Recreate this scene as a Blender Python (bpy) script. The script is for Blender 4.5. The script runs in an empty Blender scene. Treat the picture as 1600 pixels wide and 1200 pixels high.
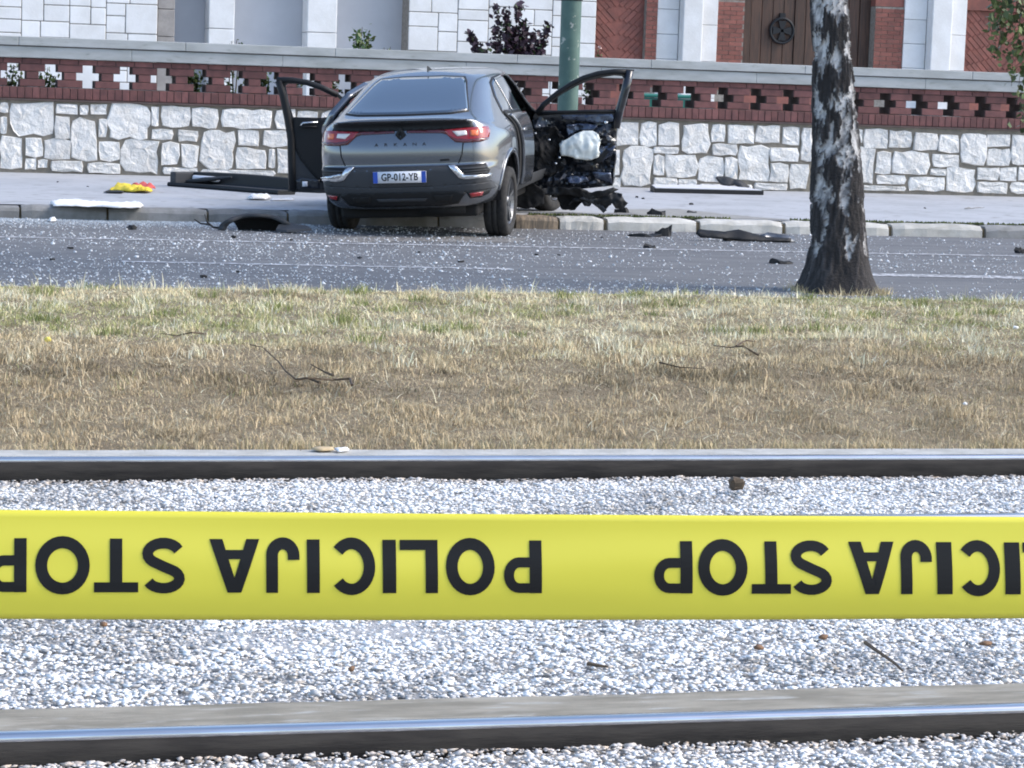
import bpy, bmesh, math, random
import numpy as np
from mathutils import Matrix, Vector, noise
from mathutils.bvhtree import BVHTree
from math import radians as R

sc = bpy.context.scene
col = sc.collection
random.seed(7)
rng = np.random.default_rng(11)

# ------------------------------------------------------------------ camera
F = 3950.0                      # focal length in pixels of a 1600 px wide picture
PSI, PITCH, ROLL, CAMH = R(14.0), math.atan(468.7 / F), R(1.96), 1.5
cam_d = bpy.data.cameras.new('camera')
cam = bpy.data.objects.new('camera', cam_d)
col.objects.link(cam)
cam_d.sensor_width = 36.0
cam_d.lens = 36.0 * F / 1600.0
cam_d.clip_start = 0.05
cam_d.clip_end = 3000
CM = Matrix.Rotation(-PSI, 4, 'Z') @ Matrix.Rotation(math.pi / 2 - PITCH, 4, 'X') @ Matrix.Rotation(ROLL, 4, 'Z')
CM.translation = (0, 0, CAMH)
cam.matrix_world = CM
sc.camera = cam
# ------------------------------------------------------------------ sky, sun, exposure
SUN_EL, SUN_AZ = R(40), R(105)          # azimuth clockwise from +Y
w = bpy.data.worlds.new('World')
sc.world = w
w.use_nodes = True
wn = w.node_tree
bg = wn.nodes['Background']
sky = wn.nodes.new('ShaderNodeTexSky')
sky.sky_type = 'NISHITA'
sky.sun_disc = False
sky.sun_elevation = SUN_EL
sky.sun_rotation = SUN_AZ
sky.air_density = 1.0
sky.dust_density = 1.5
sky.ozone_density = 1.0
wn.links.new(sky.outputs[0], bg.inputs[0])
bg.inputs[1].default_value = 0.14
sun_d = bpy.data.lights.new('sun', 'SUN')
sun_d.energy = 1.2
sun_d.angle = R(22)
sun_d.color = (1.0, 0.93, 0.84)
sun = bpy.data.objects.new('sun', sun_d)
col.objects.link(sun)
sd = Vector((math.sin(SUN_AZ) * math.cos(SUN_EL), math.cos(SUN_AZ) * math.cos(SUN_EL), math.sin(SUN_EL)))
sun.rotation_euler = sd.to_track_quat('Z', 'Y').to_euler()
sun.location = (20, 5, 30)
sc.view_settings.view_transform = 'Standard'
sc.view_settings.look = 'None'
sc.view_settings.gamma = 1
sc.view_settings.use_curve_mapping = False
sc.view_settings.exposure = 1.28
sc.cycles.max_bounces = 8
sc.cycles.use_denoising = True
sc.cycles.filter_width = 1.9

# ------------------------------------------------------------------ geometry helpers
CR = CM.to_3x3()
def ray(px, py):
    return CR @ Vector(((px - 800) / F, -(py - 600) / F, -1.0))
def on_z(px, py, z=0.0):
    d = ray(px, py)
    return Vector((0, 0, CAMH)) + d * ((z - CAMH) / d.z)
def on_y(px, py, y):
    d = ray(px, py)
    return Vector((0, 0, CAMH)) + d * (y / d.y)
def on_plane(px, py, p, n):
    d = ray(px, py)
    c = Vector((0, 0, CAMH))
    return c + d * ((p - c).dot(n) / d.dot(n))

def link(name, me, mat=None, parent=None, smooth=False):
    o = bpy.data.objects.new(name, me)
    col.objects.link(o)
    if mat is not None and not me.materials:
        me.materials.append(mat)
    if parent is not None:
        o.parent = parent
    if smooth:
        me.shade_smooth()
    return o
def tag(o, label=None, cat=None, group=None, kind=None):
    if label: o['label'] = label
    if cat: o['category'] = cat
    if group: o['group'] = group
    if kind: o['kind'] = kind
    return o
def empty(name, loc=(0, 0, 0), rz=0.0):
    o = bpy.data.objects.new(name, None)
    col.objects.link(o)
    o.location = loc
    o.rotation_euler = (0, 0, rz)
    o.empty_display_size = 0.2
    return o
def bm_mesh(bm, name='m'):
    bmesh.ops.recalc_face_normals(bm, faces=bm.faces[:])
    me = bpy.data.meshes.new(name)
    bm.to_mesh(me)
    bm.free()
    return me
def box(bm, x0, y0, z0, x1, y1, z1):
    v = [bm.verts.new(p) for p in ((x0, y0, z0), (x1, y0, z0), (x1, y1, z0), (x0, y1, z0), (x0, y0, z1), (x1, y0, z1), (x1, y1, z1), (x0, y1, z1))]
    for f in ((0, 3, 2, 1), (4, 5, 6, 7), (0, 1, 5, 4), (1, 2, 6, 5), (2, 3, 7, 6), (3, 0, 4, 7)):
        bm.faces.new([v[i] for i in f])
    return v
def box_mesh(x0, y0, z0, x1, y1, z1, bev=0.0, seg=2, jit=0.0):
    bm = bmesh.new()
    box(bm, x0, y0, z0, x1, y1, z1)
    if bev:
        bmesh.ops.bevel(bm, geom=bm.edges[:] + bm.verts[:], offset=bev, segments=seg, affect='EDGES', profile=.5)
    if jit:
        for v in bm.verts:
            v.co += Vector((random.uniform(-jit, jit), random.uniform(-jit, jit), random.uniform(-jit, jit)))
    return bm_mesh(bm)
def prism(pts, thick, bm=None, ax=1):
    """extrude 2-D outline (u,v) -> (u, 0..thick, v)"""
    own = bm is None
    bm = bm or bmesh.new()
    a = [bm.verts.new((p[0], 0, p[1])) for p in pts]
    b = [bm.verts.new((p[0], thick, p[1])) for p in pts]
    n = len(pts)
    bm.faces.new(a)
    bm.faces.new(b[::-1])
    for i in range(n):
        bm.faces.new((a[i], b[i], b[(i + 1) % n], a[(i + 1) % n]))
    return bm_mesh(bm) if own else bm
def tube(bm, pts, rad, n=8, cap=True):
    pts = [Vector(p) for p in pts]
    if not hasattr(rad, '__len__'): rad = [rad] * len(pts)
    rings = []
    prev = None
    for i, p in enumerate(pts):
        t = (pts[min(i + 1, len(pts) - 1)] - pts[max(i - 1, 0)]).normalized()
        if prev is None:
            a = t.orthogonal().normalized()
        else:
            a = (prev - t * prev.dot(t)).normalized()
        prev = a
        b = t.cross(a)
        rings.append([bm.verts.new(p + (a * math.cos(k * 2 * math.pi / n) + b * math.sin(k * 2 * math.pi / n)) * rad[i]) for k in range(n)])
    for i in range(len(rings) - 1):
        for k in range(n):
            bm.faces.new((rings[i][k], rings[i][(k + 1) % n], rings[i + 1][(k + 1) % n], rings[i + 1][k]))
    if cap:
        bm.faces.new(rings[0][::-1])
        bm.faces.new(rings[-1])
def lathe(prof, n=48, axis='x', closed=False):
    """profile list of (radius, offset) about an axis"""
    bm = bmesh.new()
    rings = []
    for r, o in prof:
        ring = []
        for k in range(n):
            a = 2 * math.pi * k / n
            if axis == 'x': ring.append(bm.verts.new((o, r * math.cos(a), r * math.sin(a))))
            else: ring.append(bm.verts.new((r * math.cos(a), r * math.sin(a), o)))
        rings.append(ring)
    m = len(rings)
    for i in range(m if closed else m - 1):
        for k in range(n):
            bm.faces.new((rings[i][k], rings[i][(k + 1) % n], rings[(i + 1) % m][(k + 1) % n], rings[(i + 1) % m][k]))
    return bm
def np_mesh(name, verts, faces, cols=None, smooth=False):
    """verts (N,3), faces (M,k) arrays -> mesh quickly, optional per-vertex colour"""
    me = bpy.data.meshes.new(name)
    verts = np.asarray(verts, np.float32); faces = np.asarray(faces, np.int32)
    m, k = faces.shape
    me.vertices.add(len(verts)); me.vertices.foreach_set('co', verts.ravel())
    me.loops.add(m * k); me.loops.foreach_set('vertex_index', faces.ravel())
    me.polygons.add(m)
    me.polygons.foreach_set('loop_start', np.arange(m, dtype=np.int32) * k)
    me.polygons.foreach_set('loop_total', np.full(m, k, np.int32))
    me.update(calc_edges=True)
    if cols is not None:
        at = me.color_attributes.new('Col', 'FLOAT_COLOR', 'POINT')
        c4 = np.ones((len(verts), 4), np.float32); c4[:, :3] = cols
        at.data.foreach_set('color', c4.ravel())
    if smooth: me.shade_smooth()
    return me
def grid_mesh(x0, x1, y0, y1, nx, ny, zf):
    xs = np.linspace(x0, x1, nx); ys = np.linspace(y0, y1, ny)
    X, Y = np.meshgrid(xs, ys)
    Z = zf(X, Y)
    v = np.stack([X.ravel(), Y.ravel(), Z.ravel()], 1)
    i = np.arange(nx * ny).reshape(ny, nx)
    f = np.stack([i[:-1, :-1].ravel(), i[:-1, 1:].ravel(), i[1:, 1:].ravel(), i[1:, :-1].ravel()], 1)
    return np_mesh('grid', v, f, smooth=True)
def vnoise(x, y, seed=0):
    """cheap smooth value noise, vectorised, about 0..1"""
    xi = np.floor(x).astype(np.int64); yi = np.floor(y).astype(np.int64)
    fx = x - xi; fy = y - yi
    fx = fx * fx * (3 - 2 * fx); fy = fy * fy * (3 - 2 * fy)
    def h(a, b):
        n = (a * 374761393 + b * 668265263 + seed * 982451653) & 0x7fffffff
        n = ((n ^ (n >> 13)) * 1274126177) & 0x7fffffff
        return ((n ^ (n >> 16)) & 0xffff) / 65535.0
    return (h(xi, yi) * (1 - fx) + h(xi + 1, yi) * fx) * (1 - fy) + (h(xi, yi + 1) * (1 - fx) + h(xi + 1, yi + 1) * fx) * fy
def fnoise(x, y, seed=0, o=4):
    s = 0; a = .5; t = 0
    for k in range(o):
        s = s + a * vnoise(x * 2 ** k, y * 2 ** k, seed + k); t += a; a *= .5
    return s / t

# ------------------------------------------------------------------ materials
MATS = {}
def pm(name, c, c2=None, ns=4.0, lo=.35, hi=.65, rough=.7, r2=None, metal=0.0, bump=0.0, bs=40.0, bd=.01, rnd=0.0, attr=False, coat=0.0, spec=.5, trans=0.0, ior=1.45, c3=None, ns3=20.0, lo3=.55, hi3=.7, stretch=None, sub=0.0, emit=None, bs2=None, flake=0.0):
    m = bpy.data.materials.new(name)
    m.use_nodes = True
    nt = m.node_tree; N = nt.nodes; L = nt.links
    p = N['Principled BSDF']
    p.inputs['Roughness'].default_value = rough
    p.inputs['Metallic'].default_value = metal
    p.inputs['Coat Weight'].default_value = coat
    p.inputs['Coat Roughness'].default_value = .04
    p.inputs['Specular IOR Level'].default_value = spec
    p.inputs['Transmission Weight'].default_value = trans
    p.inputs['IOR'].default_value = ior
    geo = N.new('ShaderNodeNewGeometry')
    pos = geo.outputs['Position']
    if stretch:
        vm = N.new('ShaderNodeVectorMath'); vm.operation = 'MULTIPLY'
        vm.inputs[1].default_value = stretch
        L.new(pos, vm.inputs[0]); pos = vm.outputs[0]
    def nz(scale, det=6.0, rg=.6):
        n = N.new('ShaderNodeTexNoise'); n.inputs['Scale'].default_value = scale
        n.inputs['Detail'].default_value = det; n.inputs['Roughness'].default_value = rg
        L.new(pos, n.inputs['Vector']); return n.outputs['Fac']
    def rmp(fac, a, b):
        r = N.new('ShaderNodeMapRange'); r.inputs['From Min'].default_value = a; r.inputs['From Max'].default_value = b
        r.interpolation_type = 'SMOOTHSTEP'
        L.new(fac, r.inputs['Value']); return r.outputs[0]
    def mixc(fac, a, b, bl='MIX'):
        x = N.new('ShaderNodeMix'); x.data_type = 'RGBA'; x.blend_type = bl
        if hasattr(fac, 'links'): L.new(fac, x.inputs[0])
        else: x.inputs[0].default_value = fac
        for s, i in ((a, 6), (b, 7)):
            if hasattr(s, 'links'): L.new(s, x.inputs[i])
            else: x.inputs[i].default_value = (*s, 1)
        return x.outputs[2]
    out = None
    if attr:
        a = N.new('ShaderNodeAttribute'); a.attribute_name = 'Col'
        out = a.outputs['Color']
        if c: out = mixc(1.0, out, c, 'MULTIPLY')
    cur = out if out is not None else c
    if c2 is not None:
        f = rmp(nz(ns), lo, hi)
        cur = mixc(f, cur, c2)
        if r2 is not None:
            rr = N.new('ShaderNodeMapRange'); L.new(f, rr.inputs['Value'])
            rr.inputs['To Min'].default_value = rough; rr.inputs['To Max'].default_value = r2
            L.new(rr.outputs[0], p.inputs['Roughness'])
    if c3 is not None:
        cur = mixc(rmp(nz(ns3), lo3, hi3), cur, c3)
    if rnd:
        oi = N.new('ShaderNodeObjectInfo')
        mr = N.new('ShaderNodeMapRange'); mr.inputs['To Min'].default_value = 1 - rnd; mr.inputs['To Max'].default_value = 1 + rnd
        L.new(oi.outputs['Random'], mr.inputs['Value'])
        hs = N.new('ShaderNodeHueSaturation')
        L.new(mr.outputs[0], hs.inputs['Value'])
        if hasattr(cur, 'links'): L.new(cur, hs.inputs['Color'])
        else: hs.inputs['Color'].default_value = (*cur, 1)
        cur = hs.outputs[0]
    if hasattr(cur, 'links'): L.new(cur, p.inputs['Base Color'])
    else: p.inputs['Base Color'].default_value = (*cur, 1)
    if bump:
        b = N.new('ShaderNodeBump'); b.inputs['Strength'].default_value = bump; b.inputs['Distance'].default_value = bd
        h = nz(bs, 8.0, .65)
        if bs2:
            ad = N.new('ShaderNodeMath'); ad.operation = 'ADD'
            L.new(h, ad.inputs[0]); L.new(nz(bs2, 4.0), ad.inputs[1]); h = ad.outputs[0]
        L.new(h, b.inputs['Height']); L.new(b.outputs[0], p.inputs['Normal'])
    if emit:
        p.inputs['Emission Color'].default_value = (*emit[0], 1); p.inputs['Emission Strength'].default_value = emit[1]
    MATS[name] = m
    return m
M = {}
M['asphalt'] = pm('road asphalt', (.112, .114, .120), (.152, .153, .157), ns=2.2, rough=.75, bump=.5, bs=160, bd=.006, stretch=(.35, 1.6, 1), c3=(.16, .165, .175), ns3=220, lo3=.56, hi3=.66)
M['pavement'] = pm('pavement asphalt', (.40, .41, .43), (.32, .33, .345), ns=.9, lo=.4, hi=.75, rough=.75, bump=.4, bs=120, bd=.006, c3=(.24, .24, .24), ns3=5, lo3=.54, hi3=.72)
M['paint'] = pm('worn road paint', (.58, .59, .62), (.17, .17, .175), ns=14, lo=.38, hi=.58, rough=.7)
M['kerb_white'] = pm('limestone kerb', (.52, .51, .48), (.40, .39, .36), ns=5, rough=.85, bump=.5, bs=50, rnd=.12)
M['kerb_grey'] = pm('grey concrete kerb', (.25, .25, .25), (.18, .18, .175), ns=5, rough=.9, bump=.5, bs=60, rnd=.12)
M['ground'] = pm('compacted ground', (.30, .29, .27), (.2, .19, .17), ns=.7, rough=.95, bump=.5, bs=60)
M['ballast_bed'] = pm('ballast fines', (.56, .56, .57), (.42, .42, .42), ns=60, rough=.95, bump=1, bs=90, bd=.02)
M['ballast'] = pm('crushed limestone', None, attr=True, rough=.9, bump=.25, bs=160, bd=.004)
M['soil'] = pm('dry soil and thatch', (.24, .185, .115), (.33, .265, .17), ns=14, rough=.95, bump=1, bs=70, bd=.03)
M['grass'] = pm('grass blades', None, attr=True, rough=.75, spec=.2)
M['concrete'] = pm('track concrete', (.34, .315, .265), (.22, .205, .17), ns=6, spec=.08, rough=.95, bump=.5, bs=70, c3=(.40, .395, .37), ns3=9, stretch=(.5, 2, 1))
M['concrete_pale'] = pm('pale track edge concrete', (.48, .475, .45), (.36, .355, .33), ns=6, rough=.9, bump=.5, bs=70)
M['rail_top'] = pm('polished rail steel', (.62, .63, .65), (.5, .5, .52), ns=30, rough=.16, r2=.24, metal=1.0, stretch=(.2, 6, 1))
M['rail_side'] = pm('rusty rail side', (.040, .036, .032), (.020, .018, .017), ns=10, spec=.25, rough=.8, bump=.4, bs=60, stretch=(.4, 2, 3))
M['tape'] = pm('yellow vinyl tape', (.74, .67, .07), rough=.34, spec=.5)
M['ink'] = pm('black print', (.010, .010, .011), rough=.5, spec=.3)
M['stone'] = pm('white limestone rubble', (.76, .745, .72), (.64, .62, .59), ns=6, lo=.4, hi=.7, rough=.9, bump=1.0, bs=22, bd=.03, rnd=.09, c3=(.40, .37, .33), ns3=7, lo3=.64, hi3=.76, bs2=7)
M['mortar'] = pm('grey mortar', (.25, .222, .182), (.18, .162, .135), ns=8, rough=.95, bump=.6, bs=50)
M['brick'] = pm('dark red brick', (.165, .070, .066), (.115, .052, .051), ns=9, rough=.8, bump=.4, bs=60, rnd=.22)
M['brick_mortar'] = pm('dark joint mortar', (.12, .085, .08), (.09, .07, .065), ns=8, rough=.95)
M['coping'] = pm('weathered coping concrete', (.40, .415, .42), (.31, .325, .32), ns=3, rough=.9, bump=.3, bs=60, stretch=(.5, 1, 2), c3=(.26, .28, .26), ns3=12, lo3=.58, hi3=.75)
M['ashlar'] = pm('pale ashlar stone', (.74, .745, .75), (.66, .66, .655), ns=2.5, rough=.85, bump=.4, bs=26, bd=.01, rnd=.06, c3=(.5, .48, .44), ns3=8, lo3=.66, hi3=.8)
M['ashlar_joint'] = pm('dark stone joint', (.30, .28, .25), (.2, .18, .16), ns=20, rough=.95)
M['plaster'] = pm('grey plaster niche', (.50, .515, .55), (.46, .475, .51), ns=1.5, rough=.9)
M['reveal_shade'] = pm('shaded reveal stone', (.34, .315, .295), (.27, .25, .235), ns=6, rough=.9, bump=.4)  # shade inside the niche return is put into this darker stone colour
M['church_brick'] = pm('church red brick', (.25, .095, .075), (.19, .08, .066), ns=7, rough=.85, bump=.3, bs=60, rnd=.16)
M['wood'] = pm('dark church door wood', (.085, .046, .032), (.05, .03, .023), ns=5, rough=.55, bump=.4, bs=40, stretch=(6, 6, .5), rnd=.15)
M['iron'] = pm('wrought iron', (.02, .022, .026), rough=.5, metal=.5)
M['pole'] = pm('green painted pole', (.085, .15, .13), (.06, .115, .10), ns=5, rough=.6, bump=.2, bs=40, c3=(.36, .38, .34), ns3=11, lo3=.60, hi3=.66)
M['bark'] = pm('birch bark', None, attr=True, rough=.9, bump=.9, bs=38, bd=.02, stretch=(1, 1, 1.6))
M['twig'] = pm('brown twig', (.07, .05, .035), (.1, .075, .05), ns=20, rough=.9)
M['leaf'] = pm('birch leaf', None, attr=True, rough=.5, spec=.4)
M['purple'] = pm('purple shrub leaf', None, attr=True, rough=.5, spec=.4)
# car
M['body'] = pm('metallic grey paint', (.165, .178, .20), rough=.24, metal=.78, coat=.9)
M['bodydark'] = pm('dark blue black door metal', (.022, .026, .036), (.014, .017, .024), ns=8, rough=.36, metal=.5, coat=.6)
M['clad'] = pm('grey plastic cladding', (.045, .048, .054), rough=.6, spec=.3, bump=.1, bs=300, bd=.001)
M['black'] = pm('black plastic', (.014, .015, .017), rough=.55, spec=.3)
M['matte'] = pm('matt black lining', (.010, .010, .011), rough=.9)
M['glass'] = pm('car glass with sky blue base', (.008, .022, .042), rough=.03, spec=.9, coat=1.0, ior=1.85)  # blue in the base colour stands in for reflected sky
M['chrome'] = pm('satin silver trim', (.66, .67, .69), rough=.22, metal=.9)
M['lampred'] = pm('red lamp lens', (.28, .012, .016), rough=.12, coat=1.0)
M['lampdark'] = pm('dark red lamp strip', (.09, .008, .012), rough=.12, coat=1.0)
M['lampwhite'] = pm('clear lamp lens', (.72, .68, .66), rough=.15, coat=1.0)
M['lamporange'] = pm('orange lamp lens', (.75, .16, .05), rough=.15, coat=1.0)
M['plate'] = pm('white number plate', (.72, .74, .80), rough=.35)
M['plateblue'] = pm('blue plate band', (.03, .09, .45), rough=.35)
M['tyre'] = pm('tyre rubber', (.018, .018, .02), (.035, .034, .033), ns=20, rough=.85)
M['rim'] = pm('dark alloy rim', (.16, .165, .175), rough=.35, metal=.8)
M['airbag'] = pm('white airbag fabric', (.84, .88, .85), (.76, .80, .78), ns=6, rough=.8, bump=.3, bs=20)
M['fabric_white'] = pm('white cloth', (.80, .80, .80), (.7, .7, .71), ns=8, rough=.9, bump=.3, bs=30)
M['fabric_yellow'] = pm('yellow cloth', (.72, .55, .06), rough=.85)
M['fabric_red'] = pm('red cloth', (.55, .10, .09), rough=.85)
M['panel_white'] = pm('pale panel face', (.62, .63, .67), rough=.5)
M['shard'] = pm('crumbled safety glass', None, attr=True, rough=.2, spec=.8)
M['rust'] = pm('stained drain stone', (.26, .20, .14), (.12, .10, .08), ns=16, rough=.85, stretch=(3, 1, .4), bump=.4, bs=30)
M['moss'] = pm('moss', (.07, .10, .03), (.13, .14, .05), ns=30, rough=.95)
M['steel_post'] = pm('galvanised steel', (.45, .46, .47), rough=.45, metal=.8)
M['straw'] = pm('dead straw litter', (.45, .36, .2), (.36, .28, .16), ns=30, rough=.85)
M['yellow_dot'] = pm('yellow fruit skin', (.65, .55, .1), rough=.5)
M['card'] = pm('tan card scrap', (.52, .4, .24), rough=.8)
M['sky_sheen_metal'] = pm('door metal with sky reflection colour', (.12, .14, .19), (.05, .06, .09), ns=9, rough=.22, metal=.7, bump=.3, bs=12, bd=.02)  # blue tone paints the sky reflections on the dark door metal
M['leafdead'] = pm('dead brown leaf', (.22, .12, .06), (.14, .08, .045), ns=40, rough=.8)
M['stain'] = pm('wet stained asphalt', (.15, .14, .13), (.24, .235, .23), ns=7, rough=.55)
M['seam'] = pm('patched asphalt seam', (.30, .295, .28), (.24, .235, .22), ns=8, rough=.8)
M['teal'] = pm('teal plastic', (.03, .22, .18), rough=.5)

# ================================================================== THE SETTING
KERB_Y = on_z(800, 358, 0).y + .12
WALL_Y = on_z(400, 278.5, .13).y
G_Y0 = 9.88 + .235       # grass starts (after far concrete strip)
# ---- ground sheet
tag(link('ground', grid_mesh(-700, 700, -700, 900, 60, 60, lambda X, Y: X * 0 - .2), M['ground']), kind='structure')
# ---- road
RX0, RX1 = -40, 70
road = tag(link('road', grid_mesh(RX0, RX1, 14.2, KERB_Y + .05, 60, 20, lambda X, Y: X * 0 + .0), M['asphalt']), kind='structure')
def strip(name, segs, zz, mat, parent):
    for (a, b, wd) in segs:
        d = (b - a).normalized(); nrm = Vector((-d.y, d.x, 0)) * wd / 2
        bm = bmesh.new()
        v = [bm.verts.new((p.x, p.y, zz)) for p in (a - nrm, b - nrm, b + nrm, a + nrm)]
        bm.faces.new(v)
        link(name, bm_mesh(bm), mat, parent)
l1 = on_z(0, 370.5, 0), on_z(1600, 400.5, 0)
l2 = on_z(190, 409, 0), on_z(800, 421, 0)
l3 = on_z(1330, 429, 0), on_z(1600, 434.5, 0)
def ext(a, b, t): return a + (b - a) * t
strip('lane_marking', [(ext(*l1, -.3), ext(*l1, 1.4), .14)], .004, M['paint'], road)
strip('lane_marking', [(l2[0], l2[1], .13), (l3[0], ext(*l3, 2.2), .30)], .004, M['paint'], road)
# ---- pavement
pav = tag(link('pavement', grid_mesh(RX0, RX1, KERB_Y + .22, WALL_Y + .2, 60, 14, lambda X, Y: X * 0 + .13), M['pavement']), kind='structure')
# ---- kerb with single stones
kerb = tag(empty('kerb', (0, KERB_Y, 0)), kind='structure')
jx = [-9.0, -7.2, -5.6]
for px, py in ((33, 343), (172, 347), (330, 350), (455, 352), (560, 354), (690, 356), (812, 359), (884, 361), (966, 364), (1118, 368), (1256, 371), (1418, 373), (1566, 376)):
    jx.append(on_z(px, py, 0).x)
last = jx[-1]
for k in range(6): jx.append(last + 1.1 * (k + 1))
for i in range(len(jx) - 1):
    xa, xb = jx[i] + .012, jx[i + 1] - .012
    white = xa > on_z(880, 361, 0).x and xa < on_z(1540, 376, 0).x
    drain = abs(xa - on_z(812, 359, 0).x - .012) < .05
    if white: xb -= .025
    bm = bmesh.new()
    n = 9
    prof = [(-.004, -.05), (.0, .085), (.02, .112), (.05, .132), (.23, .134), (.23, -.05)]
    rings = []
    for k in range(n):
        t = k / (n - 1)
        e = max(0, 1 - min(t, 1 - t) * 14)
        rings.append([bm.verts.new((xa + (xb - xa) * t + (e * .012 if k == 0 else -e * .012 if k == n - 1 else 0) * 0, a + .012 * e + random.uniform(-.006, .006) * (white * 1.0 + .4), b - (.012 * e if b > .05 else 0) + (random.uniform(-.006, .006) if b > .05 else 0))) for a, b in prof])
    for k in range(n - 1):
        for j in range(len(prof) - 1):
            bm.faces.new((rings[k][j], rings[k + 1][j], rings[k + 1][j + 1], rings[k][j + 1]))
    bm.faces.new(rings[0][::-1]); bm.faces.new(rings[-1])
    link('kerb_stone', bm_mesh(bm), M['rust'] if drain else M['kerb_white'] if white else M['kerb_grey'], kerb)
# dark joint bed behind the stones
link('joint_bed', box_mesh(-9, .06, -.05, jx[-1], .235, .10), M['soil'], kerb)
# second flat stone course and moss along the back of the kerb
bm = bmesh.new()
xm0 = on_z(1000, 366, 0).x
rs = np.random.default_rng(3)
V = []; Fc = []; Cc = []
for k in range(2600):
    x = rs.uniform(xm0 - 1.0, xm0 + 7.5); y = .235 + abs(rs.normal(0, .035))
    if vnoise(np.array([x * 1.3]), np.array([3.1]), 5)[0] < .35: continue
    s = rs.uniform(.008, .022); a = rs.uniform(0, 6.28); h = rs.uniform(.01, .035)
    b = len(V)
    V += [(x - s * math.cos(a), y - s * math.sin(a), .129), (x + s * math.cos(a), y + s * math.sin(a), .129), (x + rs.uniform(-.01, .01), y, .13 + h)]
    Fc.append((b, b + 1, b + 2))
tag(link('moss_fringe', np_mesh('moss', V, Fc), M['moss'], kerb), kind='stuff')
bm.free()

# ---- tram track: ballast bed, rails, concrete strips
RAIL_Y = (5.72, 8.445, 9.88)
bed = tag(link('ballast_bed', grid_mesh(-14, 24, 1.5, G_Y0 + .1, 240, 100,
     lambda X, Y: np.where(Y < RAIL_Y[0] + .02, -.085, np.where(Y < RAIL_Y[1], -.038, -.105)) + .012 * fnoise(X * 3, Y * 3, 4)), M['ballast_bed']), kind='structure')
def rail(name, y, label, strip_w):
    r = empty(name, (0, y, 0)); tag(r, label, 'rail', 'tram rails set in the ballast')
    x0, x1 = -14.0, 24.0
    def sweep(nm, prof, mat, n=40, jit=0.0, closed=True):
        bm = bmesh.new(); rings = []
        for k in range(n):
            x = x0 + (x1 - x0) * k / (n - 1)
            rings.append([bm.verts.new((x, a + random.uniform(-jit, jit), b + random.uniform(-jit, jit))) for a, b in prof])
        m = len(prof)
        for k in range(n - 1):
            for j in range(m if closed else m - 1):
                bm.faces.new((rings[k][j], rings[k + 1][j], rings[k + 1][(j + 1) % m], rings[k][(j + 1) % m]))
        bm.faces.new(rings[0][::-1]); bm.faces.new(rings[-1])
        o = link(nm, bm_mesh(bm), mat, r)
        return o
    head = [(-.034, -.012), (-.032, -.005), (-.027, -.0015), (-.018, .0), (.002, .0), (.008, -.0015), (.012, -.006), (.013, -.03), (-.032, -.03)]
    o = sweep('rail_head', head, M['rail_top']); o.data.shade_smooth()
    web = [(-.030, -.0125), (-.0335, -.019), (-.040, -.023), (-.050, -.034), (-.056, -.055), (-.055, -.085), (-.048, -.11), (-.040, -.17), (.03, -.17), (.03, -.031)]
    o = sweep('rail_web', web, M['rail_side']); o.data.shade_smooth()
    if strip_w:
        s = [(.015, -.006), (.024, -.003), (strip_w - .01, -.008), (strip_w, -.02), (strip_w, -.15), (.015, -.15)]
        sweep('concrete_strip', s, M['concrete'] if strip_w > .23 else M['concrete_pale'], 200, .0015)
    return r
rail('tram_rail', RAIL_Y[0], 'shiny tram rail with a wide grey concrete strip, gravel on both sides', .235)
rail('tram_rail', RAIL_Y[1], 'tram rail hidden behind the yellow tape with gravel on both sides', 0)
rail('tram_rail', RAIL_Y[2], 'shiny tram rail with dark side at the foot of the dry grass bank', .225)

# ---- crushed stone ballast (one mass)
def view_x(Y, margin=.25):
    """x range seen at ground depth Y"""
    a = [on_y(px, 600, Y).x for px in (0, 1600)]
    return a[0] - margin, a[1] + margin
def scatter(y0, y1, dens, margin=.3, seed=1):
    r = np.random.default_rng(seed)
    xa = view_x(y1, margin)[0]; xb = view_x(y1, margin)[1]
    xa = min(xa, view_x(y0, margin)[0])
    n = int((xb - xa) * (y1 - y0) * dens)
    x = r.uniform(xa, xb, n); y = r.uniform(y0, y1, n)
    pa0, pb0 = view_x(y0, margin); pa1, pb1 = view_x(y1, margin)
    t = (y - y0) / (y1 - y0)
    k = (x > pa0 + (pa1 - pa0) * t) & (x < pb0 + (pb1 - pb0) * t)
    return x[k], y[k], r
OCT = np.array([(1, 0, 0), (-1, 0, 0), (0, 1, 0), (0, -1, 0), (0, 0, 1), (0, 0, -1)], float) * 1.35
OF = np.array([(0, 2, 4), (2, 1, 4), (1, 3, 4), (3, 0, 4), (2, 0, 5), (1, 2, 5), (3, 1, 5), (0, 3, 5)])
def rand_rot(r, n):
    q = r.normal(size=(n, 4)); q /= np.linalg.norm(q, axis=1)[:, None]
    a, b, c, d = q.T
    return np.stack([np.stack([1 - 2 * (c * c + d * d), 2 * (b * c - a * d), 2 * (b * d + a * c)], -1),
                     np.stack([2 * (b * c + a * d), 1 - 2 * (b * b + d * d), 2 * (c * d - a * b)], -1),
                     np.stack([2 * (b * d - a * c), 2 * (c * d + a * b), 1 - 2 * (b * b + c * c)], -1)], 1)
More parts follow.
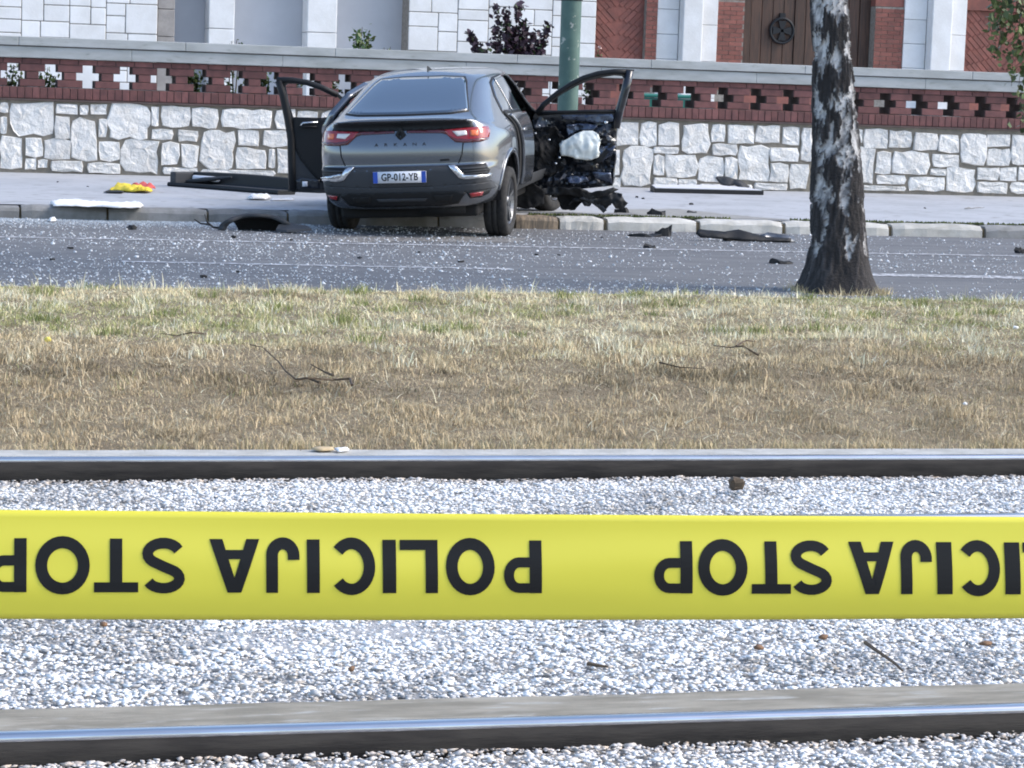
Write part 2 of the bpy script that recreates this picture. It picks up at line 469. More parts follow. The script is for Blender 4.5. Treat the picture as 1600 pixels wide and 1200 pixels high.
def lumps(x, y, z, size, r, cols, flat=1.0, aspect=(.55, 1.0)):
    n = len(x)
    v = OCT[None] * r.uniform(aspect[0], aspect[1], (n, 1, 3)) + r.uniform(-.42, .42, (n, 6, 3))
    v *= (np.asarray(size) / 2)[:, None, None]
    v = np.einsum('nij,nkj->nki', rand_rot(r, n), v)
    v[:, :, 2] *= flat
    v[:, :, 0] += x[:, None]; v[:, :, 1] += y[:, None]; v[:, :, 2] += z[:, None]
    f = (OF[None] + (np.arange(n) * 6)[:, None, None]).reshape(-1, 3)
    c = np.repeat(cols, 6, axis=0)
    return v.reshape(-1, 3), f, c
def ballast_zone(y0, y1, dens, zf, seed, dirt_y=None):
    x, y, r = scatter(y0, y1, dens, .85, seed)
    n = len(x)
    s = np.clip(r.lognormal(math.log(.0135), .38, n), .006, .034)
    z = zf(x, y) + r.uniform(-.003, .004, n)
    g = np.clip(r.normal(.71, .08, n), .35, .86)
    dark = fnoise(x * 1.6, y * 3.2, seed + 9)
    g *= np.clip(1.15 - .55 * (dark > .60) * r.uniform(.2, 1.0, n), .3, 1.15)
    g = np.where(r.random(n) < .045, g * .45, g)
    c = np.stack([g * 1.0, g * 1.0, g * 1.0], 1)
    warm = r.random(n) < .12
    c[warm] *= np.array([1.0, .9, .78])
    if dirt_y is not None:      # rust dust beside a rail
        t = np.clip(1 - np.abs(y - dirt_y) / .16, 0, 1) * r.uniform(.4, 1, n)
        c = c * (1 - t[:, None] * np.array([.42, .5, .56]))
    return lumps(x, y, z, s, r, np.clip(c, .03, .9), .38)
def join_np(parts):
    V = []; Fa = []; C = []; o = 0
    for v, f, c in parts:
        V.append(v); Fa.append(f + o); C.append(c); o += len(v)
    return np.concatenate(V), np.concatenate(Fa), np.concatenate(C)
def hump(x, y): return .02 * (fnoise(x * 2.2, y * 2.2, 3) - .5)
zones = [
  ballast_zone(5.05, RAIL_Y[0] - .05, 6200, lambda x, y: -.066 + hump(x, y) + .012 * np.clip((5.6 - y) / .3, 0, 1), 21, RAIL_Y[0] - .06),
  ballast_zone(RAIL_Y[0] + .22, RAIL_Y[1] - .06, 6200, lambda x, y: -.022 + hump(x, y) * np.clip((y - RAIL_Y[0] - .2) * 4, .2, 1.6), 22),
  ballast_zone(RAIL_Y[1] + .04, RAIL_Y[2] - .05, 5600, lambda x, y: -.088 + hump(x, y), 23, RAIL_Y[2] - .05),
]
V, Fa, C = join_np(zones)
tag(link('ballast_gravel', np_mesh('ballast', V, Fa, C), M['ballast']), 'pale crushed stone gravel between the tram rails', 'gravel', kind='stuff')
# single odd stone
o = link('stone_lump', box_mesh(-.028, -.025, -.022, .028, .025, .026, .014, 2, .006), M['twig'])
o.location = on_z(1151, 757, -.045)
tag(o, 'round dark brown stone lying alone on the pale gravel', 'stone')

# ---- grass bank
def bank(X, Y):
    t = np.clip((Y - G_Y0) / 2.6, 0, 1); t = t * t * (3 - 2 * t)
    end = np.clip((16.55 - Y) / .9, 0, 1); end = end * end * (3 - 2 * end)
    return -.03 + (.19 * t + .04 * (fnoise(X * .8, Y * 1.1, 31) - .5) * t) * end + .02 * (fnoise(X * 4, Y * 4, 12) - .5) * t
G_Y1 = 16.5
tag(link('grass_bank', grid_mesh(-16, 30, G_Y0 - .03, G_Y1 + .15, 300, 120, bank), M['soil']), kind='structure')
def blades(y0, y1, dens, seed, hf, lean, wid, colf, margin=.9):
    x, y, r = scatter(y0, y1, dens, margin, seed)
    n = len(x)
    keep = r.random(n) < np.clip(.35 + 1.1 * fnoise(x * 2.3, y * 3.0, seed + 3), 0, 1)
    x, y = x[keep], y[keep]; n = len(x)
    z = bank(x, y) - .004
    h = hf(x, y, r)
    a = r.uniform(0, 2 * math.pi, n)
    la = r.uniform(0, 2 * math.pi, n); ln = np.abs(r.normal(lean[0], lean[1], n)) * h
    wv = r.uniform(.7, 1.3, n) * wid * (1 + .06 * (y - 10))
    dx, dy = np.cos(a) * wv / 2, np.sin(a) * wv / 2
    lx, ly = np.cos(la) * ln, np.sin(la) * ln
    hz = h * np.clip(1 - .45 * (ln / h) ** 2, .25, 1)
    v = np.zeros((n, 5, 3))
    v[:, 0] = np.stack([x - dx, y - dy, z], 1); v[:, 1] = np.stack([x + dx, y + dy, z], 1)
    v[:, 2] = np.stack([x + dx * .8 + lx * .35, y + dy * .8 + ly * .35, z + hz * .6], 1)
    v[:, 3] = np.stack([x - dx * .8 + lx * .35, y - dy * .8 + ly * .35, z + hz * .6], 1)
    v[:, 4] = np.stack([x + lx, y + ly, z + hz], 1)
    f = np.array([(0, 1, 2), (0, 2, 3), (3, 2, 4)])[None] + (np.arange(n) * 5)[:, None, None]
    c = colf(x, y, r)
    return v.reshape(-1, 3), f.reshape(-1, 3), np.repeat(c, 5, axis=0)
STRAW = np.array([.64, .53, .32]); PALE = np.array([.84, .76, .55]); BROWN = np.array([.47, .375, .24]); DARK = np.array([.13, .10, .06]); GREEN = np.array([.27, .30, .11])
def gcol(x, y, r):
    n = len(x)
    t = np.clip((y + 1.5 * (fnoise(x * .8, y * .9, 61) - .5) - 11.7) / 1.1, 0, 1)[:, None]          # trackside slope browner: unmown tussock, plus its shading put into the colour
    base = BROWN * (1 - t) * 1.25 + STRAW * t
    m = r.random((n, 1))
    c = base * (1 - m * .6) + PALE * m * .6 * (0.5 + .5 * t)
    dk = (fnoise(x * 3.2, y * 4.2, 77) > .59)[:, None]
    c = np.where(dk, c * .55 + DARK * .4, c)
    bd_ = np.exp(-((y - 11.75 + .9 * (fnoise(x * .7, y * .7, 71) - .5)) / .38) ** 2)
    bare = (r.random(n) < bd_ * np.clip((fnoise(x * 2.4, y * 5.0, 73) - .40) * 6, 0, .9))[:, None]
    c = np.where(bare, c * .30 + DARK * .45, c)
    gn = fnoise(x * .55 + 3, y * 1.5, 55)
    pg = np.clip((gn - .50) * 6.5, 0, .8) * np.clip((y - 11.6) / 1.6, .06, 1)
    gm = r.random(n) < pg
    c = np.where(gm[:, None], GREEN * r.uniform(.75, 1.35, (n, 1)) * .7 + c * .3, c)
    c *= r.uniform(.85, 1.35, (n, 1))
    return np.clip(c, .02, .8)
def tuss(x, y, s): return np.clip((fnoise(x * 6.5, y * 6.5, s, 2) - .34) * 2.6, .38, 1.5)
def h_slope(x, y, r): return np.clip(r.lognormal(math.log(.033), .4, len(x)), .010, .09) * tuss(x, y, 8)
def h_top(x, y, r): return np.clip(r.lognormal(math.log(.028), .42, len(x)), .010, .08) * tuss(x, y, 18)
parts = [blades(G_Y0 - .02, 12.6, 9500, 41, h_slope, (.75, .5), .0034, gcol),
         blades(12.6, G_Y1, 7200, 42, h_top, (.75, .5), .0038, gcol),
         # flattened dead straw
         blades(G_Y0 + .3, G_Y1 - .1, 300, 43, lambda x, y, r: r.uniform(.04, .11, len(x)), (1.5, .4), .0034, lambda x, y, r: np.clip(PALE * r.uniform(.55, 1.05, (len(x), 1)), 0, .8)),
         # taller stalks at the road edge
         blades(G_Y1 - .55, G_Y1 + .05, 170, 44, lambda x, y, r: r.uniform(.05, .17, len(x)), (.25, .2), .0048, lambda x, y, r: np.clip(PALE * r.uniform(.75, 1.1, (len(x), 1)), 0, .8))]
def clump(centers, nb, spread, hh, colr, seed):
    r = np.random.default_rng(seed); k = len(centers)
    x = np.repeat(centers[:, 0], nb) + r.normal(0, spread, k * nb); y = np.repeat(centers[:, 1], nb) + r.normal(0, spread, k * nb)
    n = len(x); z = bank(x, y) - .004; h = r.uniform(.4, 1, n) * hh * np.repeat(r.uniform(.6, 1.2, k), nb)
    a = r.uniform(0, 6.28, n); la = r.uniform(0, 6.28, n); ln = np.abs(r.normal(.5, .3, n)) * h; wv = .0045
    dx, dy = np.cos(a) * wv / 2, np.sin(a) * wv / 2; lx, ly = np.cos(la) * ln, np.sin(la) * ln
    v = np.zeros((n, 5, 3))
    v[:, 0] = np.stack([x - dx, y - dy, z], 1); v[:, 1] = np.stack([x + dx, y + dy, z], 1)
    v[:, 2] = np.stack([x + dx * .8 + lx * .35, y + dy * .8 + ly * .35, z + h * .6], 1); v[:, 3] = np.stack([x - dx * .8 + lx * .35, y - dy * .8 + ly * .35, z + h * .6], 1)
    v[:, 4] = np.stack([x + lx, y + ly, z + h], 1)
    f = np.array([(0, 1, 2), (0, 2, 3), (3, 2, 4)])[None] + (np.arange(n) * 5)[:, None, None]
    c = np.array(colr) * r.uniform(.6, 1.3, (n, 1))
    return v.reshape(-1, 3), f.reshape(-1, 3), np.repeat(np.clip(c, .02, .85), 5, axis=0)
rc_ = np.random.default_rng(66)
def cents(n, y0, y1):
    y = rc_.uniform(y0, y1, n); lo_ = np.array([view_x(q)[0] for q in y]); hi_ = np.array([view_x(q)[1] for q in y])
    return np.stack([rc_.uniform(lo_, hi_), y], 1)
tb_ = on_z(1311, 452, .02); ta_ = rc_.uniform(0, 6.28, 60)
parts += [clump(cents(70, 12.6, 16.3), 60, .05, .075, GREEN * 1.0, 1), clump(cents(200, G_Y0 + .05, 12.8), 45, .06, .06, BROWN * 1.1, 2),
          clump(cents(160, 12.0, 16.4), 40, .05, .07, PALE, 3), clump(cents(90, G_Y0, G_Y0 + .15), 20, .03, .07, STRAW * .8, 5),
          clump(np.stack([tb_.x + .34 * np.cos(ta_), tb_.y + .34 * np.sin(ta_)], 1), 30, .035, .10, STRAW, 4)]
V, Fa, C = join_np(parts)
tag(link('grass', np_mesh('grass', V, Fa, C), M['grass']), 'dry straw coloured grass with green patches on the bank', 'grass', kind='stuff')

# ---- crumbled safety glass on the road (one mass)
r = np.random.default_rng(5)
n = 42000
x = r.uniform(-3, 13, n); y = r.uniform(16.0, KERB_Y - .02, n)
az = (x - 2.2) / 11.0
p = np.clip(1.0 - az * .85, .12, 1.0) * (.12 + 3.2 * fnoise(x * .7, y * 1.3, 91) ** 2.6) * np.where((x < 4.2) & (y > KERB_Y - .9), 1.0, .8)
k = r.random(n) < p * 1.5
x, y = x[k], y[k]; n = len(x)
s = np.clip(r.lognormal(math.log(.0125), .45, n), .005, .034)
g = r.uniform(.45, .85, n)
c = np.stack([g * .93, g * .97, g * 1.02], 1)
V, Fa, C = lumps(x, y, s * .18, s, r, np.clip(c, 0, .9), .7, (.3, 1.0))
# fine crumbs swept against the left kerb
m = 16000
x2 = r.uniform(-3, 4.2, m); y2 = KERB_Y - np.abs(r.normal(0, .45, m)) - .01
s2 = r.uniform(.004, .013, m); g2 = r.uniform(.35, .75, m)
V2, F2, C2 = lumps(x2, y2, s2 * .3, s2, r, np.stack([g2 * .85, g2 * .95, g2 * 1.05], 1), .8)
V, Fa, C = join_np([(V, Fa, C), (V2, F2, C2)])
tag(link('glass_crumbs', np_mesh('glass', V, Fa, C), M['shard']), 'crumbled safety glass strewn over the road', 'broken glass', kind='stuff')

# ================================================================== BOUNDARY WALL
def wz(py, px=0): return on_y(px, py, WALL_Y).z
Z_COP0, Z_COPJ, Z_COP1 = wz(88.5), wz(69.5), wz(55.5)
Z_CR1, Z_CR0 = wz(98), wz(133.5)          # top and bottom of the crosses
Z_RL1, Z_RL0 = wz(137), wz(152.5)         # upright brick band
wall = empty('boundary_wall', (0, WALL_Y, .13))
tag(wall, 'low white rubble wall topped by red brick band with cross shaped openings', 'wall')
WX0, WX1 = on_y(0, 200, WALL_Y).x - 2.4, on_y(1600, 200, WALL_Y).x + 3.2
ZB = .13
def wl(name, me, mat): return link(name, me, mat, wall)
# mortar core of the rubble part
bm = bmesh.new(); box(bm, WX0, 0, -.2, WX1, .42, Z_RL0 - ZB - .012)
wl('mortar_core', bm_mesh(bm), M['mortar'])
def stone_mesh(x0, z0, x1, z1, seed, proud=.045):
    rnd = random.Random(seed)
    wdt, hgt = x1 - x0, z1 - z0
    cx, cz = (x0 + x1) / 2, (z0 + z1) / 2
    j = min(wdt, hgt) * .07
    per = []
    nx = max(2, min(5, round(wdt / .13))); nz = max(2, min(5, round(hgt / .13)))
    for k in range(nx): per.append((-.5 + k / nx, -.5))
    for k in range(nz): per.append((.5, -.5 + k / nz))
    for k in range(nx): per.append((.5 - k / nx, .5))
    for k in range(nz): per.append((-.5, .5 - k / nz))
    out = []
    for (a, b) in per:
        cut = .93 if abs(a) > .49 and abs(b) > .49 else 1.0
        out.append((cx + a * wdt * cut + rnd.uniform(-j, j), cz + b * hgt * cut + rnd.uniform(-j, j)))
    bm = bmesh.new()
    pr = proud * rnd.uniform(.6, 1.25)
    lay = []
    for sc_, yy in ((1.0, .02), (.995, -pr * .6), (.945, -pr), (.5, -pr * 1.08)):
        lay.append([bm.verts.new((cx + (p[0] - cx) * sc_, yy + (rnd.uniform(-.012, .012) if yy < 0 else 0), cz + (p[1] - cz) * sc_)) for p in out])
    n = len(out)
    for a in range(3):
        for k in range(n):
            bm.faces.new((lay[a][k], lay[a][(k + 1) % n], lay[a + 1][(k + 1) % n], lay[a + 1][k]))
    bm.faces.new(lay[3])
    me = bm_mesh(bm); return me
Lst = [(0,345,45,405),(55,345,292,525),(302,355,425,412),(435,360,478,415),(490,355,580,418),(0,425,38,520),(300,420,385,545),(390,435,525,665),(535,435,580,540),(588,345,808,545),(822,370,862,480),(880,370,1035,482),(1045,375,1185,488),(1205,385,1480,492),(1495,385,1600,490),(0,530,125,712),(135,535,232,645),(240,548,385,658),(540,555,655,670),(665,548,860,735),(822,490,940,552),(965,498,1075,560),(1088,500,1275,708),(1288,500,1412,590),(1425,500,1580,590),(870,565,972,690),(985,575,1078,705),(1285,598,1450,708),(1458,598,1495,705),(1505,598,1600,735),(138,650,200,712),(205,658,258,705),(275,665,450,725),(475,675,655,735),(885,700,1075,742),(1090,715,1500,745)]
Rst = [(5,250,92,345),(100,252,165,345),(172,255,255,345),(262,255,370,375),(378,260,430,332),(440,262,545,335),(550,265,648,335),(655,270,725,340),(730,272,785,405),(30,352,145,505),(-40,360,22,460),(-40,468,22,512),(152,348,252,375),(380,338,480,382),(485,345,600,485),(605,348,718,405),(150,380,192,462),(197,380,322,468),(328,385,425,490),(430,390,480,480),(605,410,675,488),(685,412,755,515),(150,470,245,502),(250,475,320,502),(545,490,675,517),(328,494,540,512),
       (930,280,970,335),(975,280,1065,360),(1070,285,1160,352),(1168,290,1262,365),(1268,295,1345,372),(1352,290,1448,422),(1452,300,1545,350),(1550,300,1610,418),(930,348,1015,495),(1020,365,1078,455),(1082,368,1228,455),(1240,378,1345,428),(1452,355,1545,425),(1232,432,1295,460),(1022,460,1138,495),(1145,465,1292,520),(1298,432,1405,522),(1415,430,1500,480),(1505,428,1570,482),(1578,428,1640,482),(1415,487,1535,530),(1545,488,1640,530),(930,500,1140,520)]
sid = 0
def px_stone(x0, y0, x1, y1):
    global sid
    sid += 1
    mid = ((x0 + x1) / 2, (y0 + y1) / 2)
    a = on_y(x0, mid[1], WALL_Y).x; b = on_y(x1, mid[1], WALL_Y).x
    zt = on_y(mid[0], y0, WALL_Y).z - ZB; zb = on_y(mid[0], y1, WALL_Y).z - ZB
    zt = min(zt, Z_RL0 - ZB - .03); zb = max(zb, .0)
    wl('stone', stone_mesh(a - .002, zb, b + .002, zt, sid, .028), M['stone'])
for (x0, y0, x1, y1) in Lst: px_stone(x0 / 3.478, 60 + y0 / 3.478, x1 / 3.478, 60 + y1 / 3.478)
for (x0, y0, x1, y1) in Rst: px_stone(960 + x0 / 2.5, 90 + y0 / 2.5, 960 + x1 / 2.5, 90 + y1 / 2.5)
def guillotine(x0, z0, x1, z1, mx, mz, rnd, out):
    w_, h_ = x1 - x0, z1 - z0
    if w_ > mx * rnd.uniform(.8, 1.3) and w_ >= h_ * .9 or (w_ > mx * 1.6):
        c = x0 + w_ * rnd.uniform(.36, .64)
        guillotine(x0, z0, c, z1, mx, mz, rnd, out); guillotine(c, z0, x1, z1, mx, mz, rnd, out)
    elif h_ > mz * rnd.uniform(.85, 1.3):
        c = z0 + h_ * rnd.uniform(.36, .64)
        guillotine(x0, z0, x1, c, mx, mz, rnd, out); guillotine(x0, c, x1, z1, mx, mz, rnd, out)
    else: out.append((x0, z0, x1, z1))
rnd = random.Random(4)
spans = [(WX0, on_y(-4, 200, WALL_Y).x), (on_y(462, 220, WALL_Y).x, on_y(946, 230, WALL_Y).x), (on_y(1276, 240, WALL_Y).x, on_y(1330, 240, WALL_Y).x), (on_y(1618, 260, WALL_Y).x, WX1)]
for a, b in spans:
    out = []
    guillotine(a, .01, b, Z_RL0 - ZB - .03, .52, .42, rnd, out)
    for (x0, z0, x1, z1) in out:
        sid += 1
        wl('stone', stone_mesh(x0 + .014, z0 + .012, x1 - .014, z1 - .012, sid, .026), M['stone'])
# ---- brick band with crosses
T = .44
xc0 = on_y(21, 115, WALL_Y).x; xc1 = on_y(1531.5, 168, WALL_Y).x
nmod = round((xc1 - xc0) / .49); MOD = (xc1 - xc0) / nmod
rowh = (Z_CR1 - Z_CR0) / 3
cw = MOD * .325; aw = MOD * .665          # stem width and arm width
mort = bmesh.new()
def brick_mesh(wd, ht, dp):
    return box_mesh(-wd / 2, 0, -ht / 2, wd / 2, dp, ht / 2, .005, 1)
BR = {}
def brick(x0, x1, z0, z1, y0=0.0):
    key = (round(x1 - x0, 3), round(z1 - z0, 3), y0)
    if key not in BR: BR[key] = brick_mesh(x1 - x0 - .008, z1 - z0 - .008, T - y0 * 2 * 0)
    o = wl('brick', BR[key], M['brick'])
    o.location = ((x0 + x1) / 2, y0 + random.uniform(-.003, .003), (z0 + z1) / 2 - ZB)
    box(mort, x0, y0 + .012, z0 - ZB, x1, T - .012, z1 - ZB)
k0 = int((WX0 - xc0) / MOD); k1 = int((WX1 - xc0) / MOD)
Bx0 = xc0 + k0 * MOD - MOD / 2; Bx1 = xc0 + k1 * MOD + MOD / 2
for k in range(k0, k1 + 1):
    c = xc0 + k * MOD
    e = c - MOD / 2; g = c + MOD / 2
    # solid pieces between this cross and the next
    brick(c + cw / 2, c + MOD - cw / 2, Z_CR1 - rowh, Z_CR1)
    brick(c + cw / 2, c + MOD - cw / 2, Z_CR0, Z_CR0 + rowh)
    brick(c + aw / 2, c + MOD - aw / 2, Z_CR0 + rowh, Z_CR1 - rowh)
    off = MOD * .22
    brick(e + off, e + off + MOD / 2, Z_CR1, Z_COP0 - .002)
    brick(e + off + MOD / 2, e + off + MOD, Z_CR1, Z_COP0 - .002) if k % 2 == 0 or True else None
    for q in range(5): brick(e + q * MOD / 5, e + (q + 1) * MOD / 5, Z_RL0, Z_CR0 - .004, -.012)
wl('brick_mortar', bm_mesh(mort), M['brick_mortar'])
# dark drip ledge under the brick band
wl('ledge', box_mesh(Bx0, -.045, Z_RL0 - ZB - .022, Bx1, T, Z_RL0 - ZB - .002), M['brick_mortar'])
# ---- coping: lower fascia slabs and overhanging upper slabs
x = WX0 - .3; q = 0
rnd = random.Random(9)
while x < WX1:
    L_ = rnd.uniform(1.9, 2.6)
    wl('coping_band', box_mesh(x, -.055, Z_COP0 - ZB + .001, x + L_ - .002, T + .05, Z_COPJ - ZB - .012, .006, 1), M['coping'])
    wl('coping_slab', box_mesh(x + .7, -.085, Z_COPJ - ZB - .001, x + .7 + L_ - .002, T + .08, Z_COP1 - ZB, .010, 2), M['coping'])
    x += L_
wl('coping_bed', box_mesh(WX0, -.03, Z_COPJ - ZB - .0115, WX1, T + .03, Z_COPJ - ZB - .0015), M['brick_mortar'])

# ================================================================== TERRACE AND CHURCH BEHIND
CH_Y = 41.5
TZ = .75
tag(link('terrace', grid_mesh(-25, 50, WALL_Y + T + .12, CH_Y + 3, 30, 6, lambda X, Y: X * 0 + TZ), M['pavement']), kind='structure')
church = empty('stone_church', (0, CH_Y, TZ))
tag(church, 'pale ashlar church front with grey niches, red brick panels and dark wooden door', 'church')
def cx(px, py=40): return on_y(px, py, CH_Y).x
ZT = 4.2; ZTOP = 8.5
def cl(name, me, mat, parent=None): return link(name, me, mat, parent or church)
def ashlar(x0, x1, z0, z1, seed, ym=0.0, mx=.62, mz=.42, rects=None):
    out = []
    rn = random.Random(seed)
    if rects is None: guillotine(x0, z0, x1, z1, mx, mz, rn, out)
    else: out = rects
    for (a, b, c, d) in out:
        cl('stone_block', box_mesh(a + .007, ym - .012 + rn.uniform(-.006, .004), b + .007, c - .007, ym + .2, d - .007, .008, 1), M['ashlar'])
H = ZT - TZ
def solid(x0, x1, y0, y1, z0=-.3, z1=None):
    b_ = bmesh.new(); box(b_, x0, y0, z0, x1, y1, (ZTOP - TZ) if z1 is None else z1)
    cl('wall_core', bm_mesh(b_), M['ashlar_joint'])
XL, XR = cx(0) - 3.0, cx(1600) + 3.5
# left ashlar field, niches with columns, right ashlar field
n1, n1b = cx(246), cx(268)
solid(XL, n1, .005, 1.0, z1=H)
out = []; 
ashlar(XL, n1, 0, H, 3)
# reveal stones at the edge of the niches
for k in range(8): cl('reveal_stone', box_mesh(n1 + .004, .012, k * .44 + .004, n1b + .05, .9, k * .44 + .436, .008, 1), M['reveal_shade'])
NX1 = cx(638)
cl('niche_wall', box_mesh(n1b - .3, .55, -.3, NX1 + .3, .9, H, 0), M['plaster'])
for a, b in ((326, 366), (480, 526)):
    xa, xb = cx(a), cx(b)
    zc = 0
    for hh in (.62, .86, .80, .78, .42):
        cl('column_block', box_mesh(xa, -.02, zc + .004, xb, .53, min(zc + hh, H) - .004, .012, 2), M['ashlar'])
        zc += hh
cl('niche_lintel', box_mesh(n1b - .2, -.01, H + .01, NX1 + .2, .9, H + .5, .01), M['ashlar'])
AX1 = cx(931)
solid(NX1, AX1, .005, 1.0, z1=H)
ashlar(NX1, AX1, 0, H, 17)
# red brick portal: panels, white pilasters, brick jambs, wooden door
def brick_field(x0, x1, z0, z1, ym, seed, bw=.235, bh=.075):
    """running-bond bricks"""
    solid(x0, x1, ym + .012, ym + .3, z0 - .2, z1)
    rows = int((z1 - z0) / bh)
    rn = random.Random(seed)
    for rr in range(rows):
        xx = x0 - (bw / 2 if rr % 2 else 0)
        while xx < x1 - .01:
            a, b = max(xx, x0), min(xx + bw, x1)
            if b - a > .03:
                key = ('cb', round(b - a, 3))
                if key not in BR: BR[key] = box_mesh(-(b - a) / 2 + .004, 0, .004, (b - a) / 2 - .004, .06, bh - .004)
                o = cl('brick', BR[key], M['church_brick']); o.location = ((a + b) / 2, ym + rn.uniform(-.003, .003), z0 + rr * bh)
            xx += bw
def herring_panel(x0, x1, z0, z1, ym, seed):
    b_ = bmesh.new(); box(b_, x0 - .05, ym + .014, z0 - .2, x1 + .05, ym + .3, z1); cl('panel_core', bm_mesh(b_), M['church_brick'])
    bw, bh = .26, .085
    rn = random.Random(seed)
    if 'hb' not in BR: BR['hb'] = box_mesh(-bw / 2 + .006, 0, -bh / 2 + .006, bw / 2 - .006, .06, bh / 2 - .006)
    cxm = (x0 + x1) / 2; s = math.sqrt(.5)
    for side in (-1, 1):
        i = 0
        for i in range(int((z1 - z0 + (x1 - x0)) / (bh / s)) + 2):
            for j in range(-1, int((x1 - x0) / 2 / (bw * s)) + 2):
                u = (j + .5 * (i % 2)) * bw
                X_ = cxm + side * (u * s + .02); Z_ = z0 - (x1 - x0) / 2 + i * bh / s + u * s
                if side * (X_ - cxm) < .02 or X_ < x0 + .04 or X_ > x1 - .04 or Z_ < z0 + .03 or Z_ > z1 - .05: continue
                o = cl('brick', BR['hb'], M['church_brick'])
                o.location = (X_, ym + rn.uniform(-.004, .004), Z_); o.rotation_euler = (0, -side * math.pi / 4, 0)
VIS = (wz(100, 800) - TZ - .25, 3.05 - TZ)   # built brick by brick where the coping lets one see
P = [cx(v) for v in (931, 1010, 1028, 1122, 1165, 1370, 1415, 1511, 1640)]
herring_panel(P[0], P[1], VIS[0], VIS[1], .16, 1)
brick_field(P[1], P[2], VIS[0], VIS[1], .03, 2)
def pilaster(x0, x1, seed):
    a = x0; wdt = x1 - x0
    segs = [(0, .36, 0.06, .42), (.37, .70, -.16, 9), (.71, 1.0, .03, .62)]
    for (f0, f1, ym, hh) in segs:
        z = 0
        while z < H - .05:
            h2 = min(hh, H - z)
            cl('pilaster_block', box_mesh(x0 + f0 * wdt, ym, z + .003, x0 + f1 * wdt, .4, z + h2 - .003, .02 if hh > 5 else .008, 3), M['ashlar'])
            z += h2
pilaster(P[2], P[3], 1)
brick_field(P[3], P[4], VIS[0], VIS[1], .08, 3)
# wooden door
door = cl('door', box_mesh(P[4] - .1, .36, -.1, P[5] + .1, .42, H, .004), M['wood'])
nb = 12
for k in range(nb):
    a = P[4] + (P[5] - P[4]) * k / nb; b = P[4] + (P[5] - P[4]) * (k + 1) / nb
    cl('door_board', box_mesh(a + .004, .325 - (.02 if k in (0, 5, 6, 11) else 0), 0, b - .004, .37, H - .02, .006, 1), M['wood'], door)
bm = bmesh.new()
ctr = on_y(1222, 48, CH_Y + .28); cxr = ctr.x; czr = ctr.z - TZ
tube(bm, [(cxr + .21 * math.cos(t * math.pi / 16), .285, czr + .21 * math.sin(t * math.pi / 16)) for t in range(33)], .026, 8, False)
for kk in range(4):
    t = kk * math.pi / 2
    u = Vector((math.cos(t), 0, math.sin(t))); v = Vector((-math.sin(t), 0, math.cos(t)))
    pts = [Vector((cxr, .27, czr)) + u * a + v * b for a, b in ((.0, .02), (.17, .075), (.17, -.075), (.0, -.02))]
    lo = [bm.verts.new(p_) for p_ in pts]; hi = [bm.verts.new(p_ + Vector((0, .03, 0))) for p_ in pts]
    bm.faces.new(lo); bm.faces.new(hi[::-1])
    for q in range(4): bm.faces.new((lo[q], hi[q], hi[(q + 1) % 4], lo[(q + 1) % 4]))
box(bm, cxr - .05, .27, czr + .22, cxr + .05, .32, czr + .30)
cl('door_knocker', bm_mesh(bm), M['iron'], door)
brick_field(P[5], P[6], VIS[0], VIS[1], .08, 4)
pilaster(P[6], P[7], 2)
herring_panel(P[7], P[8], VIS[0], VIS[1], .16, 5)
brick_field(P[8], P[8] + .3, VIS[0], VIS[1], .03, 6)
cl('brick_base', box_mesh(P[0] - .05, .10, -.3, XR, .9, VIS[0] - .01), M['church_brick'])
for k_, (a_, b_) in enumerate(((P[0] - .05, P[2]), (P[3] + .01, P[4]), (P[5], P[6] - .01), (P[7] + .01, XR))):
    cl('brick_upper', box_mesh(a_, .10, VIS[1] + .006, b_, .9, H + .3), M['church_brick'])
ashlar(P[8] + .3, XR, 0, H, 33); solid(P[8] + .3, XR, .005, 1.0, z1=H)
# upper wall
cl('upper_wall', box_mesh(XL, .0, H + .52, XR, 1.0, ZTOP - TZ, .02), M['ashlar'])
cl('string_course', box_mesh(XL - .1, -.12, H + .505, XR + .1, .4, H + .7, .03), M['ashlar'])
cl('back_wall', box_mesh(XL, .95, -.3, XR, 1.4, ZTOP - TZ), M['plaster'])

# ================================================================== PLANTS ON THE TERRACE
def leaf_cloud(pts, nrm_up, size, r, colf, shape=1.6):
    n = len(pts)
    Rm = rand_rot(r, n)
    s = size * r.uniform(.6, 1.3, n)
    q = np.array([(0, -.5, 0), (.28, -.1, .05), (0, .5, 0), (-.28, -.1, .05)]) * np.array([shape * .65, 1, 1])
    v = np.einsum('nij,kj->nki', Rm, q) * s[:, None, None] + pts[:, None, :]
    f = np.array([(0, 1, 2), (0, 2, 3)])[None] + (np.arange(n) * 4)[:, None, None]
    c = np.repeat(colf(n, r), 4, axis=0)
    return v.reshape(-1, 3), f.reshape(-1, 3), c
def green(n, r):
    c = np.array([.06, .11, .03]) * r.uniform(.6, 1.7, (n, 1)); c[:, 0] *= r.uniform(.8, 1.5, n); return c
def purple(n, r):
    c = np.array([.040, .024, .034]) * r.uniform(.5, 2.0, (n, 1))
    g = r.random(n) < .10; c[g] = np.array([.05, .08, .03]); return c
